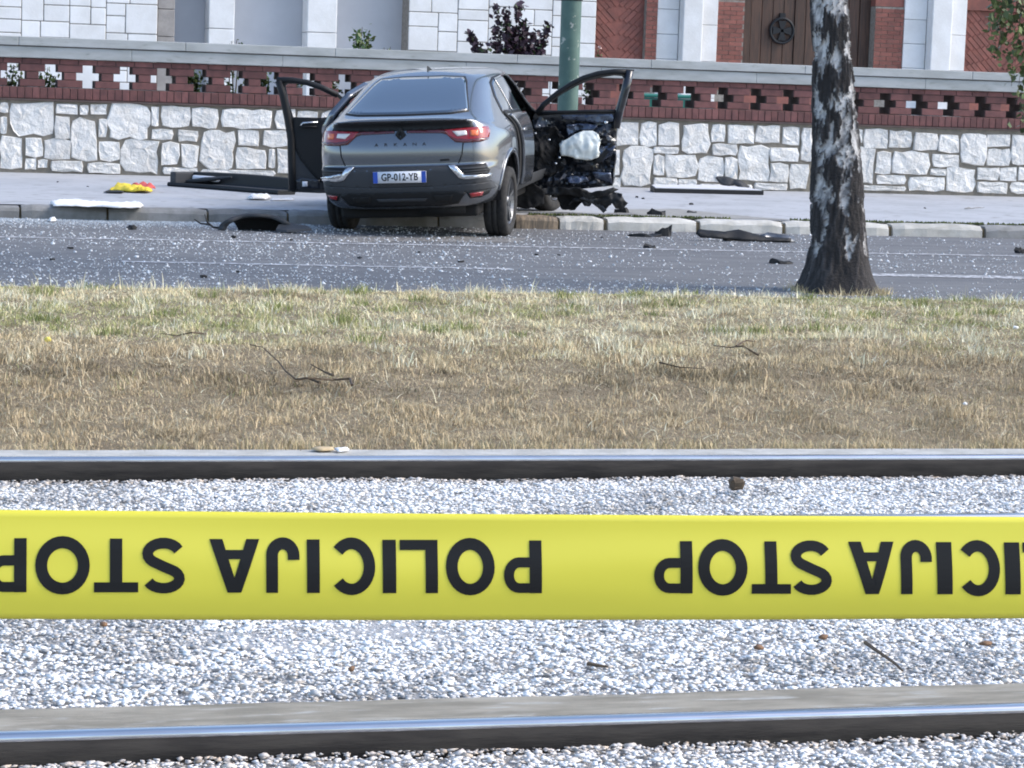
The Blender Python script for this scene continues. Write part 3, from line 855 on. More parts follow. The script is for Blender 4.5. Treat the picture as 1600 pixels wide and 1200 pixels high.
def shrub(name, label, cat, base, tips, spread, nl, size, colf, mat, seed, group=None):
    """stems from base to each tip, leaves clustered along the upper part of every stem"""
    r = np.random.default_rng(seed)
    root = empty(name, base); tag(root, label, cat, group)
    bm = bmesh.new(); P_ = []
    b0 = Vector(base)
    for tp in tips:
        e = Vector(tp) - b0
        mid = e * .5 + Vector((r.uniform(-.06, .06), r.uniform(-.05, .05), .05))
        tube(bm, [(0, 0, 0), mid, e], [.014, .009, .004], 5)
        for k in range(nl):
            t = 1 - abs(r.normal(0, .28)); t = max(.15, t)
            p_ = (mid * (2 * t) if t < .5 else mid + (e - mid) * (2 * t - 1))
            P_.append(np.array(p_) + r.normal(0, spread, 3) * (1.15 - .45 * t))
    link('stems', bm_mesh(bm), M['twig'], root)
    V, Fa, C = leaf_cloud(np.array(P_), 0, size, r, colf)
    link('foliage', np_mesh('leaves', V, Fa, C), mat, root)
    return root
PY = WALL_Y + 1.1
def tp(px, py, y=PY): return tuple(on_y(px, py, y))
def gp(px, y=PY): p_ = on_y(px, 120, y); return (p_.x, y, TZ)
shrub('purple_shrub', 'dark purple leaved shrub rising above the wall beside the green pole', 'shrub', gp(800),
      [tp(735, 52), tp(745, 72), tp(775, 8), tp(790, 12), tp(812, 4), tp(822, 30), tp(792, 40), tp(800, 58), tp(835, 50), tp(858, 36), tp(850, 62), tp(775, 62), tp(815, 66), tp(830, 72), tp(790, 74), tp(760, 76), tp(843, 74), tp(805, 46)],
      .045, 120, .10, purple, M['purple'], 1)
shrub('green_plant', 'small light green plant above the coping in front of the grey niches', 'plant', gp(566),
      [tp(556, 50), tp(566, 42), tp(577, 48), tp(560, 62), tp(572, 66), tp(566, 72)], .045, 50, .085, green, M['leaf'], 2)
shrub('low_weed', 'tuft of green weed at the foot of the pale column', 'plant', gp(366), [tp(362, 64), tp(370, 62), tp(358, 69), tp(375, 69)], .022, 14, .05, green, M['leaf'], 3)
shrub('low_weed', 'tiny green weed peeping over the coping beside the light green plant', 'plant', gp(606), [tp(600, 74), tp(610, 73), tp(606, 76)], .02, 10, .045, green, M['leaf'], 4)
fl = shrub('flower_plant', 'pale pink flower beside the red brick panel', 'plant', gp(937), [tp(935, 78), tp(940, 84)], .02, 6, .05, green, M['leaf'], 5)
V, Fa, C = leaf_cloud(np.array([np.array(tp(937, 75)) - np.array(gp(937)) + np.random.default_rng(1).normal(0, .02, 3) for _ in range(14)]), 0, .06, np.random.default_rng(2), lambda n, r: np.tile(np.array([.75, .55, .5]), (n, 1)))
link('blossom', np_mesh('b', V, Fa, C), M['purple'], fl)
for i, (px, lab) in enumerate(((22, 'first'), (75, ''), (296, ''), (347, ''), (402, ''), (452, ''), (510, ''), (930, ''))):
    seen = px in (22, 75, 347)
    shrub('terrace_bush', 'leafy bush seen through a cross opening before the pale ashlar wall' if px < 200 else 'light leafy bush seen through a cross opening between two darker bushes' if px == 347 else 'bush seen through a cross opening beside the green pole' if px > 900 else 'dark green bush filling a cross opening before the grey niches', 'bush', gp(px, PY - .35),
          [tp(px + dx, 128 + px * .035 - 12 * (not seen) + dy, PY - .35) for dx, dy in ((-12, -18), (0, -26), (10, -12), (-6, 0), (8, 8), (-2, -10), (14, -4), (3, 4))], .05 if seen else .06, 26 if seen else 60, .07, green, M['leaf'], 20 + i, 'bushes behind the cross openings')

# ================================================================== GREEN POLE
PO = on_z(884, 322, .13)
PO = Vector((0, 0, 0)) + on_y(884, 250, 28.35); PO.z = .13
pole = empty('lamp_pole', PO); tag(pole, 'thick green painted metal pole with flaking paint behind the open car door', 'pole')
bm = bmesh.new()
pr = .118
prof = [(pr + .03, 0), (pr + .03, .25), (pr + .004, .32), (pr, .6), (pr, 3.0), (pr * .93, 5.0), (pr * .8, 8.0), (0.01, 8.02)]
me = bm_mesh(lathe(prof, 32, 'z')); me.shade_smooth()
link('shaft', me, M['pole'], pole)
bm.free()
bm = bmesh.new()
for (a, z) in ((-.5, 2.35), (-.5, 2.95)):
    tube(bm, [((pr + .004) * math.cos(t * math.pi / 12), (pr + .004) * math.sin(t * math.pi / 12), z) for t in range(25)], .010, 6, False)
link('clamp_band', bm_mesh(bm), M['iron'], pole)
bm = bmesh.new(); box(bm, pr - .01, -.10, 2.62, pr + .05, -.02, 2.9)
link('notice_scrap', bm_mesh(bm), M['panel_white'], pole)

# ================================================================== BIRCH
TB = on_z(1311, 452, .02)
birch = empty('birch_tree', (TB.x, TB.y, -.02)); tag(birch, 'birch with black and white flaky bark standing at the roadside grass edge', 'tree')
NT, NZ = 120, 420
TH = 7.5
zz = np.concatenate([np.linspace(0, 3.2, 340), np.linspace(3.23, TH, 80)])
th = np.linspace(0, 2 * math.pi, NT, endpoint=False)
Z_, A_ = np.meshgrid(zz, th, indexing='ij')
rad = .176 - .050 * np.clip((Z_ - .75) / 1.15, 0, 1) + .075 * np.exp(-Z_ / .30) + .075 * np.exp(-Z_ / .12)
rad = np.where(Z_ > 3, rad * (1 - .55 * (Z_ - 3) / (TH - 3)), rad)
ca, sa = np.cos(A_), np.sin(A_)
# bark colour: dark rough plates (more towards the foot), silver and white skin
px_, py_, pz_ = ca * 1.0, sa * 1.0, Z_
def n3(x, y, z, s, seed, o=4):
    return (fnoise(x * s + 31.7, z * s + y * s * .7, seed, o) + fnoise(y * s + 11.3, z * s - x * s * .7, seed + 50, o)) / 2
AA = A_ * .34
big = n3(ca * .55, sa * .55, Z_ * .95, 3.4, 3)
mid_ = n3(ca * .6, sa * .6, Z_ * .8, 9.0, 13)
dia = .5 + .5 * np.sin(A_ * 3 + 8.5 * Z_ + 7 * big) * np.sin(-A_ * 3 + 8.5 * Z_ + 6 * mid_)
fine_ = n3(ca * .9, sa * .9, Z_ * 1.3, 22.0, 63)
foot = np.exp(-Z_ / .5)
dk = .012 + big * .36 + mid_ * .22 + dia * .26 + fine_ * .16 + .21 * foot + .02 * np.exp(-((Z_ - 1.0) / .5) ** 2)
lent = np.clip((n3(ca * .5, sa * .5, Z_ * 3.2, 17.0, 83, 2) - .62) / .05, 0, 1) * .8
dark = np.maximum(np.clip((dk + .05 * (fine_ - .5) - .517) / .03, 0, 1), lent)
fiss = n3(ca * 1.2, sa * 1.2, Z_ * .7, 16.0, 33)
disp = dark * (.020 + .026 * (fiss - .5) * 2) + .006 * (mid_ - .5) + .03 * foot * (np.sin(A_ * 5 + 1) * .5 + (big - .5))
rr = rad + disp
lean = .098 * Z_
X_ = rr * ca - lean * .9 + .02 * np.sin(Z_ * 1.3); Y_ = rr * sa
skin = np.clip((n3(ca, sa, Z_ * 3.0, 5, 43) - .36) / .22, 0, 1)
c = np.zeros(Z_.shape + (3,))
c[:] = np.array([.22, .215, .22]); c += (np.array([.66, .65, .65]) - np.array([.22, .215, .22])) * skin[..., None]
dcol = np.array([.030, .027, .027]) + np.array([.06, .055, .055]) * np.clip((fiss - .5) * 4, 0, 1)[..., None]
c = c * (1 - dark[..., None]) + dcol * dark[..., None]
idx = np.arange(len(zz) * NT).reshape(len(zz), NT)
f = np.stack([idx[:-1], np.roll(idx, -1, 1)[:-1], np.roll(idx, -1, 1)[1:], idx[1:]], -1).reshape(-1, 4)
link('trunk', np_mesh('trunk', np.stack([X_, Y_, Z_], -1).reshape(-1, 3), f, c.reshape(-1, 3), True), M['bark'], birch)
# limbs and crown high above the picture, plus hanging twigs
r = np.random.default_rng(77)
bm = bmesh.new(); lp = []
limbs = []
for k in range(16):
    a = r.uniform(0, 6.28); z0 = r.uniform(3.6, 7.2); Lb = r.uniform(1.2, 2.4) * (1.25 - (z0 - 3.6) / 8)
    p0 = Vector((-.083 * z0, 0, z0)); u = Vector((math.cos(a), math.sin(a), 0))
    pts = [p0, p0 + u * Lb * .4 + Vector((0, 0, .55)), p0 + u * Lb * .8 + Vector((0, 0, .75)), p0 + u * Lb + Vector((0, 0, .55))]
    tube(bm, pts, [.05, .032, .018, .008], 6); limbs.append(pts)
me = bm_mesh(bm); link('limbs', me, M['twig'], birch)
bm = bmesh.new()
def hang(p0, L_, sway, nl):
    pts = [p0 + Vector((sway.x * t, sway.y * t, -L_ * t)) + Vector((r.normal(0, .012), r.normal(0, .012), 0)) for t in np.linspace(0, 1, 7)]
    tube(bm, pts, [.005, .0045, .004, .0035, .003, .0025, .002], 4)
    for k in range(nl):
        t = r.uniform(.05, 1); i = min(5, int(t * 6)); q = pts[i].lerp(pts[i + 1], t * 6 - i)
        lp.append(np.array(q) + r.normal(0, .035, 3))
for pts in limbs:
    for k in range(26):
        t = r.uniform(.25, 1); i = min(2, int(t * 3)); q = pts[i].lerp(pts[i + 1], t * 3 - i)
        hang(q + Vector((r.normal(0, .15), r.normal(0, .15), r.normal(0, .1))), r.uniform(.3, .95), Vector((r.normal(0, .1), r.normal(0, .1), 0)), 26)
# hanging sprays that reach into the picture on the right
HY = TB.y - .6
limb_p = on_y(1585, -420, HY) - Vector(birch.location)
tube(bm, [Vector((-.12, 0, 4.0)), Vector((.5, -.3, 4.4)), limb_p + Vector((0, 0, .25)), limb_p + Vector((.5, -.1, .1))], [.05, .035, .02, .008], 6)
for (px, py, ln, n_) in ((1550, 60, .8, 40), (1553, 85, .9, 44), (1560, 92, .9, 44), (1556, 95, .95, 40), (1566, 62, .8, 34), (1578, 135, 1.15, 44), (1584, 118, 1.0, 40), (1592, 150, 1.3, 46), (1597, 210, 1.7, 50), (1572, 30, .7, 24), (1606, 190, 1.5, 44), (1588, 60, .7, 34), (1612, 120, 1.2, 40)):
    e = on_y(px, py, HY + r.uniform(-.25, .25)) - Vector(birch.location)
    top = Vector((limb_p.x + (e.x - limb_p.x) * .8 + r.normal(0, .03), e.y, limb_p.z + .15))
    pts = [top.lerp(e, t) + Vector((.05 * math.sin(3 * t) + r.normal(0, .008), 0, 0)) for t in np.linspace(0, 1, 7)]
    tube(bm, pts, [.005, .0045, .004, .0035, .003, .0025, .002], 4)
    for k in range(int(n_ * 4)):
        t = 1 - r.random() ** 1.0 * .95; i = min(5, int(t * 6)); q = pts[i].lerp(pts[i + 1], t * 6 - i)
        lp.append(np.array(q) + r.normal(0, .032, 3))
link('twigs', bm_mesh(bm), M['twig'], birch)
V, Fa, C = leaf_cloud(np.array(lp), 0, .064, r, lambda n, r: np.array([.075, .105, .038]) * r.uniform(.55, 1.7, (n, 1)), 1.9)
link('crown', np_mesh('crown', V, Fa, C), M['leaf'], birch)

# teal container on the terrace, glimpsed through two crosses
a_ = on_y(1004, 146, WALL_Y + 1.6); b_ = on_y(1092, 149, WALL_Y + 1.6)
tb = empty('teal_bin', ((a_.x + b_.x) / 2, WALL_Y + 1.6, TZ)); tag(tb, 'teal plastic bin glimpsed through the cross openings behind the wall', 'bin')
hw_ = (b_.x - a_.x) / 2
link('tub', box_mesh(-hw_, 0, 0, hw_, .6, a_.z - TZ - .06, .02, 2), M['teal'], tb)
link('lid', box_mesh(-hw_ - .02, -.02, a_.z - TZ - .055, hw_ + .02, .62, a_.z - TZ, .02, 2), M['teal'], tb)

# ================================================================== THE CRASHED CAR
DR = 24.3
HEAD = PSI + R(10.0)                       # heading clockwise from +Y
rc = ray(622, 340); cpos = Vector((0, 0, CAMH)) + rc * (DR / (rc.dot(CR @ Vector((0, 0, -1)))) * 1.0)
# point on the ground under the middle of the rear bumper
fwd = Vector((math.sin(PSI), math.cos(PSI), 0)); rgt = Vector((math.cos(PSI), -math.sin(PSI), 0))
gx = (617 - 800) / F * DR
CARP = fwd * (DR) + rgt * gx
car = empty('crashed_car', (CARP.x, CARP.y, 0), -HEAD)
tag(car, 'grey coupe style crossover car with smashed right side, front doors wide open, mounted on kerb', 'car')
PV = Matrix.Translation((0, .98, .35))
TILT = Matrix.Translation((0, 0, .022)) @ PV @ Matrix.Rotation(R(-3.6), 4, 'Y') @ Matrix.Rotation(R(2.6), 4, 'X') @ PV.inverted()
def cp(name, me, mat, parent=None, smooth=True, tilt=True):
    o = link(name, me, mat, parent or car, smooth)
    if parent is None and tilt: o.matrix_local = TILT.copy()
    return o
# ---- body cage: horizontal rings from rear centre round the side to front centre
def ring_low(z, yr, wd, corner=.10, front=4.50, zs=0.0, bulge=0.0, zf=None):
    """z level, yr rear centre y, wd half width at the side"""
    P_ = [(0, yr, z), (.36, yr + .010, z), (.60, yr + .05, z), (.74 * wd / .9, yr + corner, z), (.83 * wd / .9, yr + corner + .16, z)]
    ys = [.60, .98, 1.34, 1.75, 2.2, 2.65, 3.05, 3.34, 3.70, 4.06]
    hips = [.97, 1.0, .995, .985, .98, .98, .985, .99, 1.0, .97]
    for y, h in zip(ys, hips): P_.append((wd * h + bulge * math.exp(-((y - .98) / .45) ** 2), y, z + zs))
    zf = z if zf is None else zf
    P_ += [(.80 * wd / .9, front - .16, zf), (.58 * wd / .9, front - .03, zf), (0, front + .04, zf)]
    return P_
rings = [
    ring_low(.27, .22, .70, .10, 4.40), ring_low(.30, .09, .83, .10, 4.46), ring_low(.42, .025, .885), ring_low(.55, .0, .905), ring_low(.665, .005, .912),
    ring_low(.705, .050, .915), ring_low(.85, .042, .915, bulge=.012), ring_low(.97, .085, .90, .09, bulge=.02, zf=.80), ring_low(1.075, .135, .875, .08, 4.36, zs=-.05, bulge=.02, zf=.90)]
def ring_hi(rear, side_y, side_x, side_z, front): return rear + [(x, y, z) for y, x, z in zip(side_y, side_x, side_z)] + front
rings.append(ring_hi([(0, .045, 1.14), (.36, .06, 1.142), (.58, .115, 1.135), (.70, .22, 1.115), (.775, .40, 1.09)],
    [.66, 1.0, 1.36, 1.75, 2.2, 2.65, 3.0, 3.2, 3.35, 3.46], [.815, .835, .845, .845, .845, .845, .84, .82, .79, .74],
    [1.085, 1.085, 1.075, 1.065, 1.055, 1.045, 1.04, 1.04, 1.04, 1.04], [(.62, 3.52, 1.045), (.42, 3.6, 1.05), (0, 3.66, 1.055)]))
rings.append(ring_hi([(0, .27, 1.17), (.36, .28, 1.17), (.565, .31, 1.165), (.665, .39, 1.155), (.735, .54, 1.145)],
    [.76, 1.05, 1.38, 1.75, 2.2, 2.65, 2.95, 3.12, 3.25, 3.33], [.775, .80, .81, .81, .81, .81, .80, .77, .72, .68],
    [1.14, 1.13, 1.12, 1.105, 1.095, 1.085, 1.08, 1.08, 1.08, 1.08], [(.60, 3.40, 1.085), (.42, 3.48, 1.09), (0, 3.54, 1.095)]))
rings.append(ring_hi([(0, .74, 1.355), (.34, .745, 1.353), (.51, .77, 1.345), (.59, .83, 1.335), (.64, .94, 1.325)],
    [1.07, 1.24, 1.46, 1.78, 2.15, 2.5, 2.72, 2.84, 2.93, 3.0], [.665, .69, .705, .715, .72, .72, .71, .69, .66, .63],
    [1.32, 1.315, 1.31, 1.305, 1.30, 1.295, 1.29, 1.29, 1.29, 1.29], [(.55, 3.04, 1.29), (.36, 3.1, 1.295), (0, 3.14, 1.30)]))
rings.append(ring_hi([(0, 1.20, 1.515), (.31, 1.20, 1.513), (.45, 1.22, 1.505), (.52, 1.26, 1.495), (.56, 1.33, 1.49)],
    [1.41, 1.51, 1.66, 1.88, 2.12, 2.35, 2.5, 2.58, 2.64, 2.69], [.58, .595, .605, .615, .62, .62, .61, .60, .58, .56],
    [1.495, 1.50, 1.51, 1.52, 1.525, 1.52, 1.51, 1.505, 1.50, 1.495], [(.47, 2.75, 1.49), (.3, 2.79, 1.495), (0, 2.81, 1.50)]))
rings.append(ring_hi([(0, 1.40, 1.562), (.25, 1.40, 1.56), (.36, 1.42, 1.556), (.41, 1.45, 1.552), (.44, 1.5, 1.552)],
    [1.55, 1.63, 1.76, 1.92, 2.1, 2.28, 2.4, 2.46, 2.5, 2.54], [.45, .455, .46, .465, .465, .465, .46, .455, .45, .43],
    [1.556, 1.562, 1.57, 1.576, 1.578, 1.574, 1.566, 1.56, 1.555, 1.55], [(.36, 2.58, 1.548), (.22, 2.61, 1.55), (0, 2.62, 1.552)]))
bm = bmesh.new()
NC = len(rings[0])
vr = []
for rg in rings:
    right = [bm.verts.new((p[0] * 1.012, p[1], p[2])) for p in rg]
    left = [right[i] if abs(rg[i][0]) < 1e-6 else bm.verts.new((-rg[i][0] * 1.012, rg[i][1], rg[i][2])) for i in range(NC)]
    vr.append((right, left))
for a in range(len(rings) - 1):
    for k in range(NC - 1):
        bm.faces.new((vr[a][0][k], vr[a][0][k + 1], vr[a + 1][0][k + 1], vr[a + 1][0][k]))
        bm.faces.new((vr[a][1][k + 1], vr[a][1][k], vr[a + 1][1][k], vr[a + 1][1][k + 1]))
for lv in (0, len(rings) - 1):
    rt, lf = vr[lv]
    for k in range(NC - 1):
        q = [rt[k], rt[k + 1], lf[k + 1], lf[k]]
        q = list(dict.fromkeys(q))
        bm.faces.new(q)
bm.edges.ensure_lookup_table()
cl_ = bm.edges.layers.float.new('crease_edge')
for (lv, ks, val) in ((4, range(0, 6), .75), (5, range(0, 6), .55), (9, range(0, 5), .8), (8, range(0, 5), .3), (3, range(0, 4), .15)):
    for k in ks:
        for side in (0, 1):
            e = bm.edges.get((vr[lv][side][k], vr[lv][side][k + 1]))
            if e: e[cl_] = val
me = bm_mesh(bm)
tmp = bpy.data.objects.new('tmp', me); col.objects.link(tmp)
sm = tmp.modifiers.new('s', 'SUBSURF'); sm.levels = 3; sm.render_levels = 3
dg = bpy.context.evaluated_depsgraph_get()
fine = bpy.data.meshes.new_from_object(tmp.evaluated_get(dg))
bpy.data.objects.remove(tmp)
bmf = bmesh.new(); bmf.from_mesh(fine)
BV = BVHTree.FromBMesh(bmf)
# ---- cut wheel arches and door openings out of the shell
def inside(pt, poly):
    x, y = pt; c = False; n = len(poly)
    for i in range(n):
        x1, y1 = poly[i]; x2, y2 = poly[(i + 1) % n]
        if (y1 > y) != (y2 > y) and x < (x2 - x1) * (y - y1) / (y2 - y1) + x1: c = not c
    return c
AXR, AXF, WR, ARCH = .98, 3.70, .347, .405
D_FRONT = [(3.28, .36), (3.30, .62), (3.22, 1.02), (2.95, 1.20), (2.62, 1.44), (2.3, 1.485), (2.12, 1.48), (2.14, 1.1), (2.16, .36)]
D_REAR = [(2.10, .36), (2.08, 1.1), (2.06, 1.475), (1.75, 1.46), (1.42, 1.37), (1.22, 1.18), (1.24, 1.05), (1.42, .78), (1.46, .5), (1.46, .36)]
dead = []
for f in bmf.faces:
    c = f.calc_center_median()
    if abs(c.x) > .52:
        hit = False
        for ax in (AXR, AXF):
            if (c.y - ax) ** 2 + (c.z - .35) ** 2 < (ARCH - .008) ** 2 and c.z < .9: hit = True
        if abs(c.x) > .5 and inside((c.y, c.z), D_FRONT): hit = True
        if c.x < -.5 and inside((c.y, c.z), D_REAR): hit = True
        if hit: dead.append(f)
bmesh.ops.delete(bmf, geom=dead, context='FACES')
for v in bmf.verts:
    if v.is_boundary and abs(v.co.x) > .52:
        for ax in (AXR, AXF):
            d = Vector((v.co.y - ax, v.co.z - .35))
            if abs(d.length - ARCH) < .05 and v.co.z > .25:
                d.normalize(); v.co.y = ax + d.x * ARCH; v.co.z = .35 + d.y * ARCH
body_me = bm_mesh(bmf)
body = cp('body', body_me, M['body'])
sol = body.modifiers.new('thick', 'SOLIDIFY'); sol.thickness = .025; sol.offset = -1
# ---- conformal patches laid on the shell
def patch(name, poly, axis, off, mat, parent=None, maxlen=.035, thick=.008, side=1, smooth=True):
    """poly in (x,z) for axis 'rear', (y,z) for axis 'side', (x,y) for 'top'"""
    bm = bmesh.new()
    vs = [bm.verts.new((p[0], p[1], 0)) for p in poly]
    bm.faces.new(vs)
    bmesh.ops.triangulate(bm, faces=bm.faces[:])
    for it in range(7):
        es = [e for e in bm.edges if e.calc_length() > maxlen]
        if not es: break
        bmesh.ops.subdivide_edges(bm, edges=es, cuts=1)
        bmesh.ops.triangulate(bm, faces=[f for f in bm.faces if len(f.verts) > 3])
    lastd = None
    for v in bm.verts:
        a, b = v.co.x, v.co.y
        if axis == 'rear': o_, d_ = Vector((a, -1, b)), Vector((0, 1, 0))
        elif axis == 'side': o_, d_ = Vector((2 * side, a, b)), Vector((-side, 0, 0))
        else: o_, d_ = Vector((a, b, 3)), Vector((0, 0, -1))
        loc, nrm, i_, ds = BV.ray_cast(o_, d_)
        if loc is None:
            loc, nrm, i_, ds = BV.find_nearest(o_ + d_ * 1.2)
        if nrm.dot(d_) > 0: nrm = -nrm
        v.co = loc + nrm * off
    bmesh.ops.recalc_face_normals(bm, faces=bm.faces[:])
    # make the outside face outward
    fc = sum((f.normal for f in bm.faces), Vector())
    ref = {'rear': Vector((0, -1, 0)), 'side': Vector((side, 0, 0)), 'top': Vector((0, 0, 1))}[axis]
    if fc.dot(ref) < 0: bmesh.ops.reverse_faces(bm, faces=bm.faces[:])
    me = bpy.data.meshes.new(name); bm.to_mesh(me); bm.free()
    o = cp(name, me, mat, parent, smooth)
    s = o.modifiers.new('t', 'SOLIDIFY'); s.thickness = thick; s.offset = -1
    return o
def mir(p): return [(-a, b) for a, b in p]
def arc(cx_, cz_, r_, a0, a1, n): return [(cx_ + r_ * math.cos(R(a0 + (a1 - a0) * k / n)), cz_ + r_ * math.sin(R(a0 + (a1 - a0) * k / n))) for k in range(n + 1)]
# rear window with dark frame
gl = [(-.60, 1.20), (-.55, 1.29), (-.46, 1.45), (-.42, 1.49), (-.2, 1.503), (.2, 1.503), (.42, 1.49), (.46, 1.45), (.55, 1.29), (.60, 1.20), (.45, 1.187), (0, 1.183), (-.45, 1.187)]
patch('rear_window_seal', [(a * 1.03, 1.34 + (b - 1.34) * 1.08) for a, b in gl], 'rear', .003, M['black'])
patch('rear_window', gl, 'rear', .007, M['glass'])
# shade in the recess under the spoiler lip, painted as a black patch
patch('spoiler_shade_patch', [(-.66, 1.125), (-.3, 1.118), (.3, 1.118), (.66, 1.125), (.70, 1.045), (.40, 1.035), (0, 1.032), (-.40, 1.035), (-.70, 1.045)], 'rear', .003, M['black'])
# tail lamps
for s in (1, -1):
    g = (lambda p: p) if s == 1 else mir
    lamp = patch('tail_lamp', g([(.42, 1.030), (.60, 1.040), (.72, 1.046), (.80, 1.044), (.822, 1.00), (.815, .925), (.77, .908), (.62, .905), (.53, .915), (.45, .985)]), 'rear', .012, M['lampred'])
    patch('clear_lens', g([(.50, 1.012), (.63, 1.015), (.64, .975), (.55, .965)]), 'rear', .017, M['lampwhite'], lamp, thick=.006)
    patch('indicator_lens', g([(.665, 1.015), (.735, 1.018), (.735, .962), (.672, .965)]), 'rear', .017, M['lamporange'], lamp, thick=.006)
    patch('dark_lens_edge', g([(.47, .975), (.54, .945), (.64, .935), (.81, .94), (.815, .925), (.77, .908), (.62, .905), (.53, .915)]), 'rear', .016, M['lampdark'], lamp, thick=.006)
    patch('light_strip', g([(.06, 1.030), (.43, 1.032), (.455, .985), (.40, 1.003), (.06, 1.012)]), 'rear', .010, M['lampdark'])
    # hatch shut line
    sl = [(.60, .905), (.612, .905), (.600, .80), (.565, .712), (.553, .712), (.588, .80)]
    patch('shut_line', g(sl), 'rear', .002, M['matte'], thick=.004)
    # silver air trim and vent block at bumper corner
    patch('vent_block', g([(.50, .69), (.80, .70), (.83, .63), (.80, .565), (.60, .565), (.52, .62)]), 'rear', .003, M['black'])
    for q in range(4):
        zq = .665 - q * .024
        patch('vent_slat', g([(.58, zq), (.81, zq + .006), (.81, zq - .006), (.58, zq - .010)]), 'rear', .010, M['clad'], thick=.01)
    patch('silver_trim', g([(.455, .70), (.52, .705), (.575, .645), (.615, .60), (.80, .592), (.835, .60), (.83, .568), (.62, .562), (.565, .575), (.52, .63)]), 'rear', .014, M['chrome'], thick=.016)
    # reflector
    rf = patch('reflector_housing', g([(.62, .435), (.82, .445), (.80, .405), (.74, .378), (.65, .375)]), 'rear', .006, M['black'])
    patch('reflector', g([(.65, .425), (.765, .432), (.75, .395), (.66, .388)]), 'rear', .012, M['lampred'], rf)
# dark lower bumper and plate panel
patch('plate_panel', [(-.50, .695), (.50, .695), (.56, .61), (.60, .565), (.80, .56), (.84, .52), (.3, .50), (-.3, .50), (-.84, .52), (-.80, .56), (-.60, .565), (-.56, .61)], 'rear', .004, M['clad'])
patch('lower_bumper', [(-.84, .52), (-.3, .50), (.3, .50), (.84, .52), (.85, .45), (.62, .44), (.56, .40), (-.56, .40), (-.62, .44), (-.85, .45)], 'rear', .006, M['clad'])
df = patch('diffuser', [(-.62, .435), (-.55, .455), (.55, .455), (.62, .435), (.54, .335), (.40, .315), (-.40, .315), (-.54, .335)], 'rear', .012, M['black'])
patch('diffuser_blade', [(-.25, .395), (.25, .395), (.23, .37), (-.23, .37)], 'rear', .02, M['clad'], df)
for s in (1, -1):
    g = (lambda p: p) if s == 1 else mir
    patch('exhaust_trim', g([(.30, .42), (.50, .42), (.47, .36), (.32, .36)]), 'rear', .02, M['matte'], df)
# number plate
bm = bmesh.new(); box(bm, -.26, -.012, .545, .26, .0, .655)
pl = cp('number_plate', bm_mesh(bm), M['plate'])
for xa, xb in ((-.2595, -.215), (.215, .2595)):
    bm = bmesh.new(); box(bm, xa, -.0135, .546, xb, -.002, .654); link('blue_band', bm_mesh(bm), M['plateblue'], pl)
def text_mesh(s, size, ext=.002, bold=0.0, sx=1.0, spacing=1.0):
    cu = bpy.data.curves.new('t', 'FONT'); cu.body = s; cu.size = size; cu.extrude = ext; cu.offset = bold
    cu.align_x = 'CENTER'; cu.align_y = 'CENTER'; cu.resolution_u = 3; cu.space_character = spacing
    o = bpy.data.objects.new('t', cu); col.objects.link(o)
    d = bpy.context.evaluated_depsgraph_get()
    me = bpy.data.meshes.new_from_object(o.evaluated_get(d)); bpy.data.objects.remove(o)
    for v in me.vertices: v.co.x *= sx
    me.transform(Matrix.Rotation(math.pi / 2, 4, 'X'))
    me.materials.clear()
    return me
me = text_mesh('GP-012-YB', .098, .0015, .0014, .80, 1.02); me.transform(Matrix.Translation((0, -.0135, .598)))
link('plate_number', me, M['ink'], pl)
# bumper shell is at y about 0, bring plate onto it
pl.matrix_local = TILT @ Matrix.Translation((0, -.012, 0))
# tailgate lettering
lo = BV.ray_cast(Vector((0, -1, .905)), Vector((0, 1, 0)))[0]
for k, chh in enumerate('ARKANA'):
    xk = -.235 + k * .094
    h0 = BV.ray_cast(Vector((xk, -1, .905)), Vector((0, 1, 0)))[0]
    me = text_mesh(chh, .046, .002, .0, 1.25); me.transform(Matrix.Translation((xk, h0.y - .004, .905)))
    cp('tailgate_letter', me, M['clad'], None, False)
h0 = BV.ray_cast(Vector((0, -1, 1.0)), Vector((0, 1, 0)))[0]
bm = bmesh.new()
def dia(s, hgt, y0): return [bm.verts.new((a * s, y0, 1.0 + b * hgt)) for a, b in ((0, 1), (1, 0), (0, -1), (-1, 0))]
rg_ = [dia(.052, .072, h0.y + .02), dia(.052, .072, h0.y - .016), dia(.040, .057, h0.y - .022), dia(.022, .030, h0.y - .022), dia(.018, .025, h0.y - .008)]
for a in range(4):
    for k in range(4): bm.faces.new((rg_[a][k], rg_[a][(k + 1) % 4], rg_[a + 1][(k + 1) % 4], rg_[a + 1][k]))
bm.faces.new(rg_[-1])
cp('diamond_emblem', bm_mesh(bm), M['black'], None, False)
patch('model_badge', [(.385, .757), (.475, .760), (.475, .742), (.385, .739)], 'rear', .004, M['black'])
# side glass, seams, cladding (both sides where panels remain)
q_win = [(1.20, 1.145), (1.30, 1.30), (1.45, 1.41), (1.62, 1.45), (1.62, 1.125)]
d_win = [(1.65, 1.125), (1.65, 1.455), (2.05, 1.478), (2.06, 1.11)]
patch('quarter_window', q_win, 'side', .006, M['glass'], side=1)
patch('side_window', d_win, 'side', .010, M['glass'], side=1)
patch('window_surround', [(1.12, 1.125), (1.24, 1.30), (1.42, 1.43), (1.65, 1.475), (2.09, 1.492), (2.10, 1.095)], 'side', .003, M['black'], side=1)
patch('quarter_window', [(1.0, 1.15), (1.09, 1.24), (1.20, 1.30), (1.20, 1.15)], 'side', .004, M['glass'], side=-1)
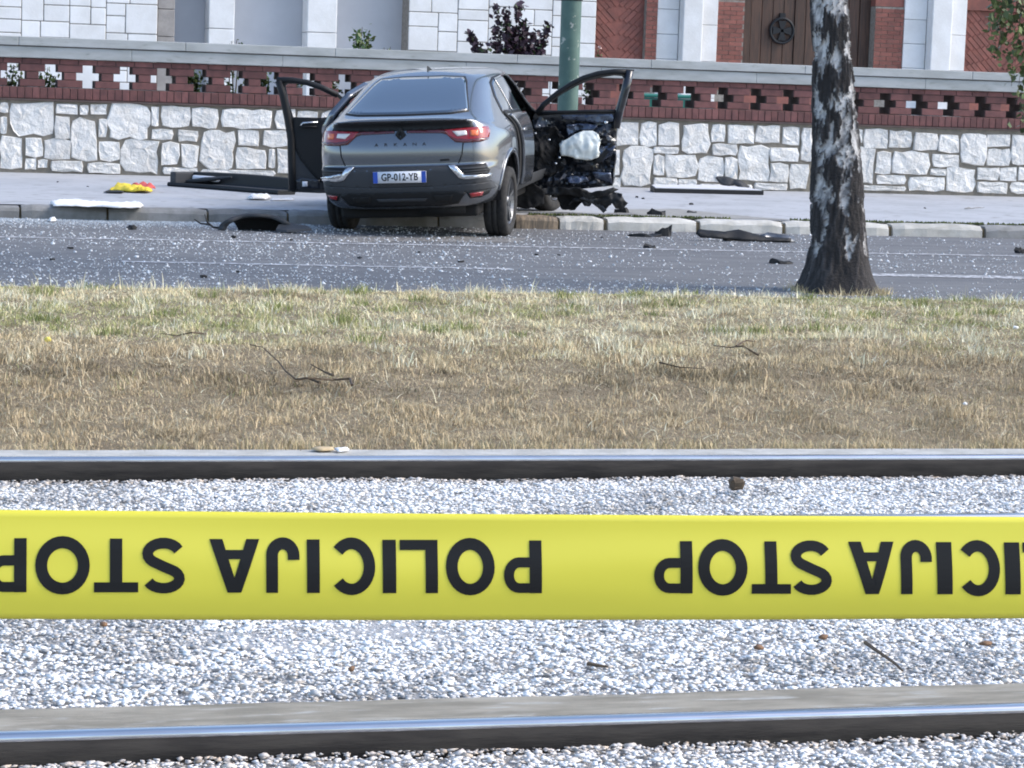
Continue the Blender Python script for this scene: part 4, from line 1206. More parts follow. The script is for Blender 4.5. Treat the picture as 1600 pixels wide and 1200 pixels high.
# right rear door: bent outward, standing proud of the shell with a black gap behind it
patch('door_gap', [(1.17, 1.14), (1.25, 1.14), (1.46, .80), (1.50, .55), (1.50, .36), (1.40, .36), (1.40, .52), (1.36, .76)], 'side', .012, M['matte'], side=1, thick=.01)
rd = patch('rear_door', [(1.50, .40), (1.50, .58), (1.46, .80), (1.26, 1.095), (1.66, 1.085), (2.08, 1.075), (2.12, .75), (2.10, .40)], 'side', .045, M['body'], side=1, thick=.04)
patch('door_handle', [(1.42, .955), (1.62, .95), (1.62, .925), (1.42, .93)], 'side', .065, M['chrome'], rd, side=1, thick=.02)
for s in (1, -1):
    patch('sill_cladding', [(1.37, .46), (3.3, .44), (3.3, .33), (1.37, .33)], 'side', .012, M['clad'], side=s)
    for ax in (AXR, AXF):
        outer = arc(ax, .35, ARCH + .045, 8, 172, 22); inner = arc(ax, .35, ARCH - .004, 172, 8, 22)
        patch('arch_trim', outer + inner, 'side', .012, M['body'] if ax == AXR else M['clad'], side=s, maxlen=.06, thick=.02)
    # wheel housings
    for ax in (AXR, AXF):
        bm = bmesh.new(); rr_ = []
        for k in range(25):
            a = R(-5 + 190 * k / 24)
            rr_.append((bm.verts.new((s * .46, ax + (ARCH + .006) * math.cos(a), .35 + (ARCH + .006) * math.sin(a))), bm.verts.new((s * .87, ax + (ARCH + .006) * math.cos(a), .35 + (ARCH + .006) * math.sin(a)))))
        for k in range(24): bm.faces.new((rr_[k][0], rr_[k + 1][0], rr_[k + 1][1], rr_[k][1]))
        bm.faces.new([v[0] for v in rr_])
        cp('wheel_housing', bm_mesh(bm), M['matte'])
# underbody, exhaust and axle
cp('underbody', box_mesh(-.68, .34, .18, .68, 4.3, .30, .03), M['matte'])
bm = bmesh.new(); tube(bm, [(-.62, .98, .32), (.62, .98, .32)], .05, 10); tube(bm, [(.35, .22, .30), (.35, .6, .27), (.2, 1.1, .25), (.2, 3, .24)], .035, 10)
box(bm, .12, .28, .215, .56, .52, .30)
cp('rear_axle', bm_mesh(bm), M['black'])
# roof antenna and roof side rails
bm = bmesh.new()
a = [bm.verts.new(p) for p in ((0, 1.42, 1.555), (.02, 1.60, 1.565), (0, 1.43, 1.605), (-.02, 1.60, 1.565), (0, 1.47, 1.612))]
for f in ((0, 1, 4), (0, 4, 2), (0, 3, 4), (1, 3, 4), (0, 2, 4)):
    try: bm.faces.new([a[i] for i in f])
    except Exception: pass
cp('roof_antenna', bm_mesh(bm), M['black'], None, False)
# interior: floor, dashboard, seats, head lining seen through the door openings
cp('cabin_floor', box_mesh(-.72, 1.0, .30, .72, 3.5, .36, .01), M['matte'])
cp('dashboard', box_mesh(-.70, 2.95, .70, .70, 3.4, 1.05, .06, 3), M['black'])
bm = bmesh.new(); tube(bm, [(-.36 + .18 * math.cos(t * math.pi / 12), 2.86 + .05 * math.sin(t * math.pi / 12), .98 + .18 * math.sin(t * math.pi / 12)) for t in range(25)], .016, 8, False)
cp('steering_wheel', bm_mesh(bm), M['black'])
for sx_ in (-.36, .36):
    seat = cp('seat', box_mesh(sx_ - .25, 2.05, .42, sx_ + .25, 2.6, .58, .06, 3), M['black'])
    bm = bmesh.new(); box(bm, sx_ - .24, 1.92, .52, sx_ + .24, 2.06, 1.12)
    bmesh.ops.bevel(bm, geom=bm.edges[:], offset=.05, segments=3, affect='EDGES')
    link('seat_back', bm_mesh(bm), M['black'], seat)
    link('head_rest', box_mesh(sx_ - .12, 1.88, 1.15, sx_ + .12, 1.98, 1.34, .04, 3), M['black'], seat)
cp('rear_bench', box_mesh(-.62, 1.15, .40, .62, 1.7, .62, .06, 3), M['black'])
cp('rear_backrest', box_mesh(-.60, .98, .55, .60, 1.14, 1.16, .05, 3), M['black'])
cp('inner_lining', box_mesh(-.52, .8, 1.10, .52, 1.1, 1.14), M['matte'])
# deployed side airbag curtain on the right, white glimpse through the gap
# ---- wheels
def wheel(x, y, z, steer=0.0):
    s = 1 if x > 0 else -1
    wr = empty('wheel', (0, 0, 0)); wr.parent = car
    wr.location = (x, y, z); wr.rotation_euler = (0, 0, steer)
    wd = .115
    prof = [(.235, -wd * .86), (.262, -wd * .98), (.305, -wd), (.333, -wd * .90), (.345, -wd * .62), (.347, -wd * .30), (.338, -wd * .27), (.338, -wd * .20), (.347, -wd * .17), (.347, wd * .17), (.338, wd * .20), (.338, wd * .27), (.347, wd * .30), (.345, wd * .62), (.333, wd * .90), (.305, wd), (.262, wd * .98), (.235, wd * .86)]
    me = bm_mesh(lathe(prof, 56, 'x', True)); me.shade_smooth()
    link('tyre', me, M['tyre'], wr)
    prof = [(.238, -s * .09), (.238, s * .085), (.226, s * .098), (.205, s * .07), (.19, s * .0), (.19, -s * .09)]
    rim = link('rim', bm_mesh(lathe(prof, 48, 'x', True)), M['rim'], wr)
    bm = bmesh.new()
    for k in range(5):
        a = k * 2 * math.pi / 5 + .3
        for da in (-.16, .16):
            u = Vector((0, math.cos(a + da), math.sin(a + da))); v = Vector((0, -math.sin(a + da), math.cos(a + da)))
            u0 = Vector((0, math.cos(a), math.sin(a)))
            p0 = u0 * .045; p1 = u * .215
            quad = []
            for p_, hw, dp in ((p0, .022, s * .075), (p1, .016, s * .092)):
                for sg in (-1, 1): quad.append((p_ + v * hw * sg, dp))
            vs = [bm.verts.new((dp, p_.y, p_.z)) for p_, dp in quad] + [bm.verts.new((dp - s * .035, p_.y, p_.z)) for p_, dp in quad]
            for f in ((0, 1, 3, 2), (4, 6, 7, 5), (0, 2, 6, 4), (1, 5, 7, 3), (0, 4, 5, 1), (2, 3, 7, 6)):
                bm.faces.new([vs[i] for i in f])
    link('spokes', bm_mesh(bm), M['rim'], rim)
    link('hub_cap', bm_mesh(lathe([(.0005, s * .088), (.045, s * .088), (.055, s * .075), (.055, s * .02)], 20, 'x')), M['rim'], rim)
    link('brake_disc', bm_mesh(lathe([(.05, s * .01), (.15, s * .01), (.15, -s * .01), (.05, -s * .01)], 32, 'x', True)), M['matte'], rim)
wheel(.79, AXR, WR - .003); wheel(-.79, AXR, WR - .003)
wheel(.80, AXF + .02, WR + .129, R(-14)); wheel(-.79, AXF, WR + .129, R(8))

# ---- open doors: outlines read off in the door's own vertical plane
CI = (Matrix.Translation((CARP.x, CARP.y, 0)) @ Matrix.Rotation(-HEAD, 4, 'Z'))
def door_frame(hx, hy, dirang):
    """hinge in car coordinates; returns hinge world point, outward direction, plane normal (towards viewer)"""
    h = CI @ Vector((hx, hy, 0))
    d = Vector((math.sin(dirang), math.cos(dirang), 0))
    n = Vector((d.y, -d.x, 0))
    if n.dot(h) > 0: n = -n
    return h, d, n
def door_pts(pts, h, d, n):
    out = []
    for (px, py) in pts:
        p_ = on_plane(px, py, h, n) - h
        out.append((p_.dot(d), p_.z))
    return out
def slab(outline, hole, thick, seed=0, crumple=0.0, front=0.0, nsub=3, maxlen=.05):
    """flat panel (u,z) with optional hole, extruded; local y towards the viewer is negative"""
    bm = bmesh.new()
    vo = [bm.verts.new((u, 0, z)) for u, z in outline]
    es = [bm.edges.new((vo[i], vo[(i + 1) % len(vo)])) for i in range(len(vo))]
    if hole:
        vh = [bm.verts.new((u, 0, z)) for u, z in hole]
        es += [bm.edges.new((vh[i], vh[(i + 1) % len(vh)])) for i in range(len(vh))]
    bmesh.ops.triangle_fill(bm, use_beauty=True, use_dissolve=False, edges=es)
    for it in range(6):
        le = [e for e in bm.edges if e.calc_length() > maxlen]
        if not le: break
        bmesh.ops.subdivide_edges(bm, edges=le, cuts=1)
        bmesh.ops.triangulate(bm, faces=[f for f in bm.faces if len(f.verts) > 3])
    if crumple:
        for v in bm.verts:
            u, z = v.co.x, v.co.z
            n1_ = noise.noise(Vector((u * 4.2 + seed, z * 5.5, seed))); n2_ = noise.noise(Vector((u * 11, z * 13 + seed, 2.2)))
            n3_ = noise.noise(Vector((u * 26, z * 24 + seed, 5.2)))
            wgt = crumple(u, z)
            v.co.y += wgt * (n1_ * .10 + abs(n2_) * .055 + n3_ * .02)
    bmesh.ops.recalc_face_normals(bm, faces=bm.faces[:])
    fc = sum((f.normal * f.calc_area() for f in bm.faces), Vector())
    if fc.y > 0: bmesh.ops.reverse_faces(bm, faces=bm.faces[:])
    me = bpy.data.meshes.new('slab'); bm.to_mesh(me); bm.free()
    return me
def place_door(part, h, d, n, parent):
    """local x = d, local y = -n (away from viewer), z up"""
    m = Matrix((( d.x, -n.x, 0, h.x), (d.y, -n.y, 0, h.y), (0, 0, 1, 0), (0, 0, 0, 1)))
    part.matrix_local = CI.inverted() @ m
def solidify(o, t): s_ = o.modifiers.new('t', 'SOLIDIFY'); s_.thickness = t; s_.offset = -1; return o
# right front door, inner face torn open and crumpled
h, d, n = door_frame(.87, 3.20, PSI + R(90))
outl = [(829, 300), (832, 255), (831, 215), (833, 182), (838, 174), (850, 160), (866, 146), (885, 133), (905, 122), (928, 114), (950, 110), (975, 108), (991, 109), (985, 135), (978, 160), (968, 182), (963, 205), (963, 235), (960, 262), (957, 290), (930, 293), (900, 296), (870, 300)]
hole = [(846, 172), (858, 161), (880, 146), (900, 135), (920, 126), (940, 121), (960, 118), (972, 119), (976, 125), (972, 140), (966, 157), (961, 171), (930, 171), (890, 173)]
door = cp('front_door', slab(door_pts(outl, h, d, n), door_pts(hole, h, d, n), .06, 1.0, lambda u, z: 1.0 * min(1, max(0, (1.16 - z) / .12)) * (.35 + .65 * min(1, max(0, (1.05 - u) / .35)))), M['bodydark'], None, False, False)
door['label'] = 'smashed dark front door with torn inner face'
solidify(door, .03)
place_door(door, h, d, n, car)
def on_door(name, pts, yoff, mat, dd, maxlen=.05, crumple=None, thick=.02, seed=3.0, smooth=True):
    me = slab(door_pts(pts, *dd), None, .02, seed, crumple, maxlen=maxlen)
    o = link(name, me, mat, None, smooth); solidify(o, thick)
    return o, yoff
def attach(o_y, parent):
    o, y = o_y; o.parent = parent; o.location = (0, y, 0); return o
DDR = (h, d, n)
# window frame rail standing proud
def rail_on(pts, rad, parent, mat, yoff=-.03, name='window_frame'):
    q = door_pts(pts, *DDX)
    bm = bmesh.new(); tube(bm, [(u, yoff, z) for u, z in q], rad, 8)
    me = bm_mesh(bm); return link(name, me, mat, parent, True)
DDX = DDR
rail_on([(838, 178), (850, 163), (872, 145), (892, 132), (912, 122), (935, 115), (960, 112), (983, 112)], .030, door, M['black'])
rail_on([(984, 110), (977, 140), (968, 172), (962, 200)], .045, door, M['bodydark'], -.03, 'door_edge')
rail_on([(842, 178), (880, 175), (920, 174), (962, 174)], .018, door, M['black'], -.03, 'window_ledge')
# white airbag bundle
o = link('airbag', slab(door_pts([(874, 236), (876, 226), (886, 217), (898, 209), (912, 204), (926, 204), (935, 210), (938, 222), (934, 234), (930, 246), (918, 250), (904, 248), (888, 244), (877, 242)], *DDR), None, .05, 4.0, None, maxlen=.04), M['airbag'], door, True)
cu, cz_ = np.mean([[v.co.x, v.co.z] for v in o.data.vertices], axis=0)
for v in o.data.vertices:
    dd_ = ((v.co.x - cu) / .24) ** 2 + ((v.co.z - cz_) / .17) ** 2
    v.co.y = -.085 - .035 * max(0, 1 - dd_) - .035 * abs(noise.noise(Vector((v.co.x * 10, v.co.z * 6, 1)))) - .02 * noise.noise(Vector((v.co.x * 25, v.co.z * 20, 4)))
solidify(o, .06)
attach(on_door('inner_brace', [(926, 254), (936, 256), (962, 226), (958, 220)], -.06, M['black'], DDR), door)
attach(on_door('bright_panel_scrap', [(924, 268), (954, 270), (957, 288), (944, 285), (930, 278)], -.05, M['sky_sheen_metal'], DDR, crumple=lambda u, z: .5, seed=8), door)
attach(on_door('bright_panel_scrap', [(884, 276), (915, 274), (922, 284), (905, 287), (888, 286)], -.055, M['sky_sheen_metal'], DDR, crumple=lambda u, z: 1.2, seed=11, maxlen=.03), door)
attach(on_door('upper_door_skin', [(876, 180), (958, 178), (960, 190), (930, 192), (900, 188), (878, 186)], -.035, M['sky_sheen_metal'], DDR, crumple=lambda u, z: .3, seed=21), door)
attach(on_door('torn_lining', [(833, 200), (865, 196), (880, 215), (868, 240), (882, 262), (860, 276), (834, 268)], -.075, M['matte'], DDR, crumple=lambda u, z: 1.4, seed=31, maxlen=.03, smooth=False), door)
for k, (px, py) in enumerate(((946, 191), (842, 196), (836, 208), (858, 218), (868, 255), (848, 232), (874, 246))):
    q = door_pts([(px, py)], *DDR)[0]
    bm = bmesh.new(); bmesh.ops.create_icosphere(bm, subdivisions=1, radius=.016 if k else .024)
    oo = link('metal_fleck', bm_mesh(bm), M['chrome'], door); oo.location = (q[0], -.085, q[1]); oo.scale = (1, .5, .8)
# torn sill and skirt hanging below the right door
q = [(826, 300), (845, 294), (872, 292), (905, 294), (925, 302), (958, 292), (966, 296), (940, 308), (915, 312), (890, 304), (860, 303)]
sk = attach(on_door('torn_sill', q, -.10, M['black'], DDR, crumple=lambda u, z: .9, seed=41, maxlen=.03), door)
q = [(888, 318), (900, 306), (925, 304), (950, 298), (970, 302), (977, 315), (980, 318), (973, 327), (962, 326), (955, 316), (948, 326), (940, 330), (925, 314), (921, 322), (914, 320), (906, 312)]
attach(on_door('hanging_plastic', q, -.02, M['black'], DDR, crumple=lambda u, z: 1.2, seed=51, maxlen=.03), door)
attach(on_door('hanging_plastic', [(905, 309), (925, 303), (948, 328), (942, 332), (925, 316)], -.07, M['clad'], DDR, crumple=lambda u, z: .5, seed=53, maxlen=.03), door)
attach(on_door('sheen_panel_scrap', [(930, 232), (962, 224), (956, 242), (938, 254), (930, 250)], -.05, M['sky_sheen_metal'], DDR, crumple=lambda u, z: .5, seed=61, maxlen=.03), door)
attach(on_door('sheen_panel_scrap', [(884, 196), (915, 192), (934, 196), (930, 203), (905, 204), (888, 212)], -.06, M['sky_sheen_metal'], DDR, crumple=lambda u, z: .9, seed=63, maxlen=.03), door)
attach(on_door('hanging_plastic', [(866, 298), (906, 298), (910, 316), (898, 328), (878, 327)], .04, M['matte'], DDR, crumple=lambda u, z: .8, seed=57, maxlen=.03), door)
attach(on_door('side_skirt', [(800, 296), (834, 286), (850, 296), (850, 318), (822, 326), (804, 322)], -.12, M['matte'], DDR, crumple=lambda u, z: .6, seed=59, maxlen=.03), door)
# left front door, inner trim intact
h, d, n = door_frame(-.87, 3.20, PSI - R(92)); DDL = (h, d, n); DDX = DDL
outl = [(431, 123), (450, 122), (480, 126), (505, 134), (527, 145), (545, 160), (560, 178), (566, 190), (566, 300), (500, 302), (456, 300), (453, 272), (450, 230), (446, 195), (440, 165)]
hole = [(446, 134), (450, 131), (470, 131), (495, 136), (522, 147), (540, 163), (550, 180), (500, 184), (458, 183), (451, 160)]
ld = cp('front_door', slab(door_pts(outl, h, d, n), door_pts(hole, h, d, n), .06), M['bodydark'], None, False, False)
ld['label'] = 'dark front door standing open with inner trim intact'
solidify(ld, .05); place_door(ld, h, d, n, car)
attach(on_door('door_trim', [(458, 184), (548, 184), (560, 200), (560, 284), (500, 284), (486, 270), (470, 250), (460, 230), (457, 205)], -.035, M['black'], DDL), ld)
attach(on_door('lower_trim', [(458, 225), (463, 222), (478, 245), (492, 265), (505, 280), (505, 296), (462, 296), (459, 270)], -.030, M['clad'], DDL), ld)
attach(on_door('speaker_plate', [(462, 282), (470, 277), (500, 281), (500, 294), (470, 294)], -.06, M['bodydark'], DDL), ld)
attach(on_door('label_sticker', [(473, 283), (481, 283), (481, 291), (473, 291)], -.085, M['plate'], DDL), ld)
rail_on([(470, 196), (474, 192), (497, 191)], .012, ld, M['chrome'], -.06, 'door_pull')
rail_on([(470, 196), (476, 198), (495, 198)], .010, ld, M['black'], -.06, 'door_pull')
rail_on([(433, 125), (455, 125), (480, 129), (503, 137), (528, 149)], .032, ld, M['black'])
rail_on([(436, 126), (443, 150), (450, 185), (455, 215), (456, 260), (457, 298)], .042, ld, M['black'], -.03, 'door_edge')
# left rear door, ajar: built from the shell outline and swung on its hinge
bm = bmesh.new()
def shell_pt(y, z, off=.0):
    loc, nr, i_, ds = BV.ray_cast(Vector((-2, y, z)), Vector((1, 0, 0)))
    return loc
vs = [bm.verts.new((a, b, 0)) for a, b in D_REAR]; bm.faces.new(vs)
hw = [(2.03, 1.13), (2.02, 1.43), (1.75, 1.42), (1.46, 1.335), (1.30, 1.17)]
bm.free()
bm = bmesh.new()
vo = [bm.verts.new((a, 0, b)) for a, b in D_REAR]; vh = [bm.verts.new((a, 0, b)) for a, b in hw]
es = [bm.edges.new((vo[i], vo[(i + 1) % len(vo)])) for i in range(len(vo))] + [bm.edges.new((vh[i], vh[(i + 1) % len(vh)])) for i in range(len(vh))]
bmesh.ops.triangle_fill(bm, use_beauty=True, use_dissolve=False, edges=es)
for it in range(6):
    le = [e for e in bm.edges if e.calc_length() > .06]
    if not le: break
    bmesh.ops.subdivide_edges(bm, edges=le, cuts=1); bmesh.ops.triangulate(bm, faces=[f for f in bm.faces if len(f.verts) > 3])
SW = R(13)
for v in bm.verts:
    y, z = v.co.x, v.co.z
    lc = shell_pt(y, z)
    p_ = Vector((lc.x + .87, y - 2.10, z))
    v.co = Matrix.Rotation(-SW, 3, 'Z') @ p_ + Vector((-.87, 2.10, 0))
bmesh.ops.recalc_face_normals(bm, faces=bm.faces[:])
if sum((f.normal for f in bm.faces), Vector()).x > 0: bmesh.ops.reverse_faces(bm, faces=bm.faces[:])
me = bpy.data.meshes.new('rd'); bm.to_mesh(me); bm.free()
rdl = cp('rear_door', me, M['body']); s_ = rdl.modifiers.new('t', 'SOLIDIFY'); s_.thickness = .07; s_.offset = -1
rdl['label'] = 'grey rear door standing slightly ajar'
me2 = bpy.data.meshes.new('m2')
link('black_edge', box_mesh(0, 0, 0, .01, .01, .01), M['black'], rdl) if False else None

# ================================================================== DEBRIS
def rag(name, label, cat, pxpoly, z, mat, hgt, seed, shrink=1.0, group=None, maxlen=.05):
    pts = [on_z(px, py, z) for px, py in pxpoly]
    c = sum(pts, Vector()) / len(pts)
    bm = bmesh.new()
    vs = [bm.verts.new(((p.x - c.x), (p.y - c.y) * shrink, 0)) for p in pts]
    bm.faces.new(vs); bmesh.ops.triangulate(bm, faces=bm.faces[:])
    for it in range(6):
        le = [e for e in bm.edges if e.calc_length() > maxlen]
        if not le: break
        bmesh.ops.subdivide_edges(bm, edges=le, cuts=1); bmesh.ops.triangulate(bm, faces=[f for f in bm.faces if len(f.verts) > 3])
    for v in bm.verts:
        edge = v.is_boundary
        h_ = .5 + .5 * noise.noise(Vector((v.co.x * 6 + seed, v.co.y * 6, seed))) + .35 * noise.noise(Vector((v.co.x * 17, v.co.y * 15 + seed, 3)))
        v.co.z = .006 + max(0, h_) * hgt * (.35 if edge else 1)
        if edge: v.co.x += .012 * noise.noise(Vector((v.co.x * 30, v.co.y * 30, seed)))
    bmesh.ops.recalc_face_normals(bm, faces=bm.faces[:])
    if sum((f.normal for f in bm.faces), Vector()).z < 0: bmesh.ops.reverse_faces(bm, faces=bm.faces[:])
    me = bpy.data.meshes.new(name); bm.to_mesh(me); bm.free()
    o = link(name, me, mat, None, True); o.location = (c.x, c.y, z)
    s_ = o.modifiers.new('t', 'SOLIDIFY'); s_.thickness = .006; s_.offset = -1
    return tag(o, label, cat, group)
rag('white_cloth', 'long crumpled white cloth lying at the pavement edge', 'cloth', [(78, 320), (95, 315), (122, 313), (138, 317), (165, 319), (200, 319), (224, 322), (222, 328), (190, 328), (150, 326), (110, 325), (85, 324)], .13, M['fabric_white'], .05, 2.0, .75)
yc = rag('rescue_cloth', 'bright yellow and red crumpled cloth on the pavement', 'cloth', [(172, 300), (180, 293), (195, 291), (205, 297), (222, 299), (240, 301), (236, 305), (212, 304), (190, 302)], .13, M['fabric_yellow'], .10, 5.0, .6)
def child_rag(parent, name, poly, mat, hgt, seed):
    o = rag(name, None, None, poly, .13, mat, hgt, seed, .6)
    for k in list(o.keys()): del o[k]
    loc = o.location.copy(); o.parent = parent; o.location = loc - parent.location + Vector((0, 0, .01)); return o
child_rag(yc, 'red_part', [(203, 297), (212, 294), (228, 295), (243, 298), (238, 303), (215, 301)], M['fabric_red'], .10, 7.0)
child_rag(yc, 'dark_strap', [(163, 303), (166, 300), (192, 300), (194, 304)], M['black'], .02, 8.0)
rag('paper_scrap', 'small white paper scrap in front of the long black panel', 'paper', [(388, 313), (395, 307), (413, 305), (422, 311), (418, 315), (398, 315)], .13, M['fabric_white'], .07, 9.0, .6)
rag('silver_foil', 'thin pale grey foil strip lying below the open car door', 'foil', [(424, 312), (455, 310), (458, 313), (440, 315), (426, 315)], .13, M['panel_white'], .02, 10.0, .6)
rag('white_scrap', 'white lump of plastic lying against the grey kerb', 'scrap', [(76, 347), (80, 342), (87, 345), (88, 349), (80, 350)], 0.0, M['fabric_white'], .06, 11.0, .4, maxlen=.03)
# long black trough-shaped sill panel on the pavement
a = on_z(262, 291, .13); b = on_z(452, 306, .13)
ux = (b - a).normalized(); ang = math.atan2(ux.y, ux.x)
tr = empty('sill_panel', (a.x, a.y, .132), ang); tag(tr, 'long black trough shaped car sill panel lying beside the stone wall', 'car part')
Lt = 1.95
prof = [(0, .0), (-.012, .022), (.0, .046), (.02, .05), (.06, .032), (.26, .035), (.30, .06), (.325, .165), (.36, .175), (.365, .165), (.335, .04), (.31, .0)]
bm = bmesh.new(); rg_ = []
for k in range(24):
    t = k / 23
    rg_.append([bm.verts.new((Lt * t, p[0] * (1 - .15 * t) + .01 * math.sin(t * 5), p[1] * (1.0 + .12 * math.sin(t * 2.6)))) for p in prof])
for k in range(23):
    for j in range(len(prof)): bm.faces.new((rg_[k][j], rg_[k + 1][j], rg_[k + 1][(j + 1) % len(prof)], rg_[k][(j + 1) % len(prof)]))
bm.faces.new(rg_[0][::-1]); bm.faces.new(rg_[-1])
link('tray', bm_mesh(bm), M['black'], tr)
link('end_cap', box_mesh(.0, .03, .03, .10, .35, .175, .015, 2), M['clad'], tr)
link('white_rail', box_mesh(.16, .24, .075, .62, .30, .14, .02, 2), M['plate'], tr)
bm = bmesh.new(); tube(bm, [(.1, .22, .06), (.45, .2, .10), (.85, .26, .15)], [.02, .03, .012], 8); link('ridge', bm_mesh(bm), M['clad'], tr)
link('step_insert', box_mesh(.7, .035, .034, 1.9, .20, .052, .006, 1), M['clad'], tr)
# wheel arch liner on the road
p0 = on_z(346, 360, 0); p1 = on_z(462, 363, 0)
wd_ = (p1 - p0).length
al = empty('arch_liner', ((p0 + p1) / 2).to_tuple(), math.atan2((p1 - p0).y, (p1 - p0).x)); tag(al, 'torn black wheel arch liner standing bowed on the road beside the kerb', 'car part')
bm = bmesh.new(); ro = []
for k in range(23):
    t = k / 22; a = math.pi * (1 - t)
    cxx, czz = .33 * math.cos(a) * 1.12 - .02, .17 * math.sin(a) + .004
    for_ = []
    for rr_, yy in ((1.0, -.05), (1.0, .03), (.86, .0), (.80, -.06)):
        for_.append(bm.verts.new((cxx * (rr_ if k not in (0,) else rr_), yy + .02 * math.sin(k), czz * rr_ + (1 - rr_) * .012)))
    ro.append(for_)
for k in range(22):
    for j in range(4): bm.faces.new((ro[k][j], ro[k + 1][j], ro[k + 1][(j + 1) % 4], ro[k][(j + 1) % 4]))
bm.faces.new(ro[0][::-1]); bm.faces.new(ro[-1])
link('arch_rim', bm_mesh(bm), M['clad'], al, True)
bm = bmesh.new(); rr_ = []
for k in range(13):
    a = math.pi * (.22 + .56 * k / 12)
    x_, z_ = .30 * math.cos(a) * 1.1, .145 * math.sin(a)
    rr_.append([bm.verts.new((x_, .02, z_)), bm.verts.new((x_ * .9, .14, z_ * .75 + .0)), bm.verts.new((x_ * .75, .20, .004))])
for k in range(12):
    for j in range(2): bm.faces.new((rr_[k][j], rr_[k + 1][j], rr_[k + 1][j + 1], rr_[k][j + 1]))
o = link('inner_lining', bm_mesh(bm), M['matte'], al); solidify(o, .008)
bm = bmesh.new()
vs = [(.16, -.16, .012), (.26, -.22, .01), (.50, -.20, .03), (.46, -.08, .05), (.30, -.04, .07), (.19, -.08, .055)]
lo_ = [bm.verts.new(v) for v in vs]; hi_ = [bm.verts.new((v[0], v[1] + .01, v[2] + .022)) for v in vs]
bm.faces.new(lo_); bm.faces.new(hi_[::-1])
for k in range(6): bm.faces.new((lo_[k], hi_[k], hi_[(k + 1) % 6], lo_[(k + 1) % 6]))
link('torn_flap', bm_mesh(bm), M['clad'], al)
bm = bmesh.new(); tube(bm, [(-.36, .0, .02), (-.44, .01, .03), (-.50, .03, .08), (-.52, .05, .15)], [.012, .01, .008, .005], 6); tube(bm, [(-.46, .02, .05), (-.56, .03, .06), (-.62, .04, .10)], [.01, .008, .005], 6)
link('torn_strap', bm_mesh(bm), M['black'], al)
# pale flat panel at the foot of the wall on the right, with dark edge
a = on_z(1022, 301, .13); b = on_z(1193, 305, .13)
pn = empty('door_trim_board', (a.x, a.y, .132), math.atan2((b - a).y, (b - a).x)); tag(pn, 'flat pale grey board with black underside lying by the wall', 'car part')
Lp = (b - a).length
ol = [(.0, .0), (Lp, .0), (Lp * .93, .30), (Lp * .70, .62), (Lp * .45, .55), (.25, .42), (.07, .40)]
bm = bmesh.new(); lo_ = [bm.verts.new((x, y, 0)) for x, y in ol]; hi_ = [bm.verts.new((x, y, .055 + .05 * y)) for x, y in ol]
bm.faces.new(lo_[::-1]); bm.faces.new(hi_)
for k in range(len(ol)): bm.faces.new((lo_[k], lo_[(k + 1) % len(ol)], hi_[(k + 1) % len(ol)], hi_[k]))
link('underside', bm_mesh(bm), M['black'], pn)
ol2 = [(x * .97 + .03, y * .96 + .035) for x, y in ol]
bm = bmesh.new(); lo_ = [bm.verts.new((x, y, .045 + .05 * y)) for x, y in ol2]; hi_ = [bm.verts.new((x, y, .065 + .05 * y)) for x, y in ol2]
bm.faces.new(lo_[::-1]); bm.faces.new(hi_)
for k in range(len(ol)): bm.faces.new((lo_[k], lo_[(k + 1) % len(ol)], hi_[(k + 1) % len(ol)], hi_[k]))
link('board_face', bm_mesh(bm), M['panel_white'], pn)
# mirror shell leaning behind that board
def shard(name, label, pxpoly, y, mat, thick, cat='car part', group=None, bend=.0, z=None, parent=None):
    pts = [on_y(px, py, y) for px, py in pxpoly]
    c = sum(pts, Vector()) / len(pts)
    zmin = min(p.z for p in pts)
    zb_ = zmin if z is None else z
    bm = bmesh.new()
    out = [((p.x - c.x), p.z - zmin) for p in pts]
    vs = [bm.verts.new((u, 0, v)) for u, v in out]; bm.faces.new(vs)
    bmesh.ops.triangulate(bm, faces=bm.faces[:])
    for it in range(5):
        le = [e for e in bm.edges if e.calc_length() > .06]
        if not le: break
        bmesh.ops.subdivide_edges(bm, edges=le, cuts=1); bmesh.ops.triangulate(bm, faces=[f for f in bm.faces if len(f.verts) > 3])
    for v in bm.verts:
        v.co.y = v.co.z * 1.1 + bend * noise.noise(Vector((v.co.x * 7, v.co.z * 9, c.x)))
    bmesh.ops.recalc_face_normals(bm, faces=bm.faces[:])
    me = bpy.data.meshes.new(name); bm.to_mesh(me); bm.free()
    o = link(name, me, mat, parent, True); solidify(o, thick); o.location = (c.x, y, zb_ + .004)
    return tag(o, label, cat, group) if label else o
yb = on_z(1150, 292, .13).y
shard('mirror_shell', 'black and grey curved mirror shell lying behind the pale board', [(1124, 273), (1140, 273), (1158, 277), (1172, 288), (1160, 290), (1150, 284), (1138, 286), (1129, 283)], WALL_Y - .32, M['clad'], .03, bend=.10, z=.15)
y1_ = on_z(1170, 378, 0).y
bp = empty('bumper_fragment', on_z(1165, 378, 0)); tag(bp, 'long black bumper fragment with grey tip on the road by the white kerb', 'car part')
def bum(name, poly, mat, yo, thick, bend=.06):
    o = shard(name, None, poly, y1_ + yo, mat, thick, bend=bend, z=.004, parent=None)
    l_ = o.location.copy(); o.parent = bp; o.location = l_ - bp.location; o.location.z = .006
    for k in list(o.keys()): del o[k]
    return o
bum('long_blade', [(1090, 368), (1096, 363), (1110, 365), (1135, 367), (1160, 364), (1180, 370), (1200, 375), (1238, 377), (1236, 381), (1180, 380), (1130, 376), (1096, 374)], M['black'], -.04, .02, .03)
bum('back_pad', [(1133, 362), (1140, 358), (1160, 357), (1182, 359), (1190, 364), (1188, 368), (1134, 368)], M['matte'], .10, .04)
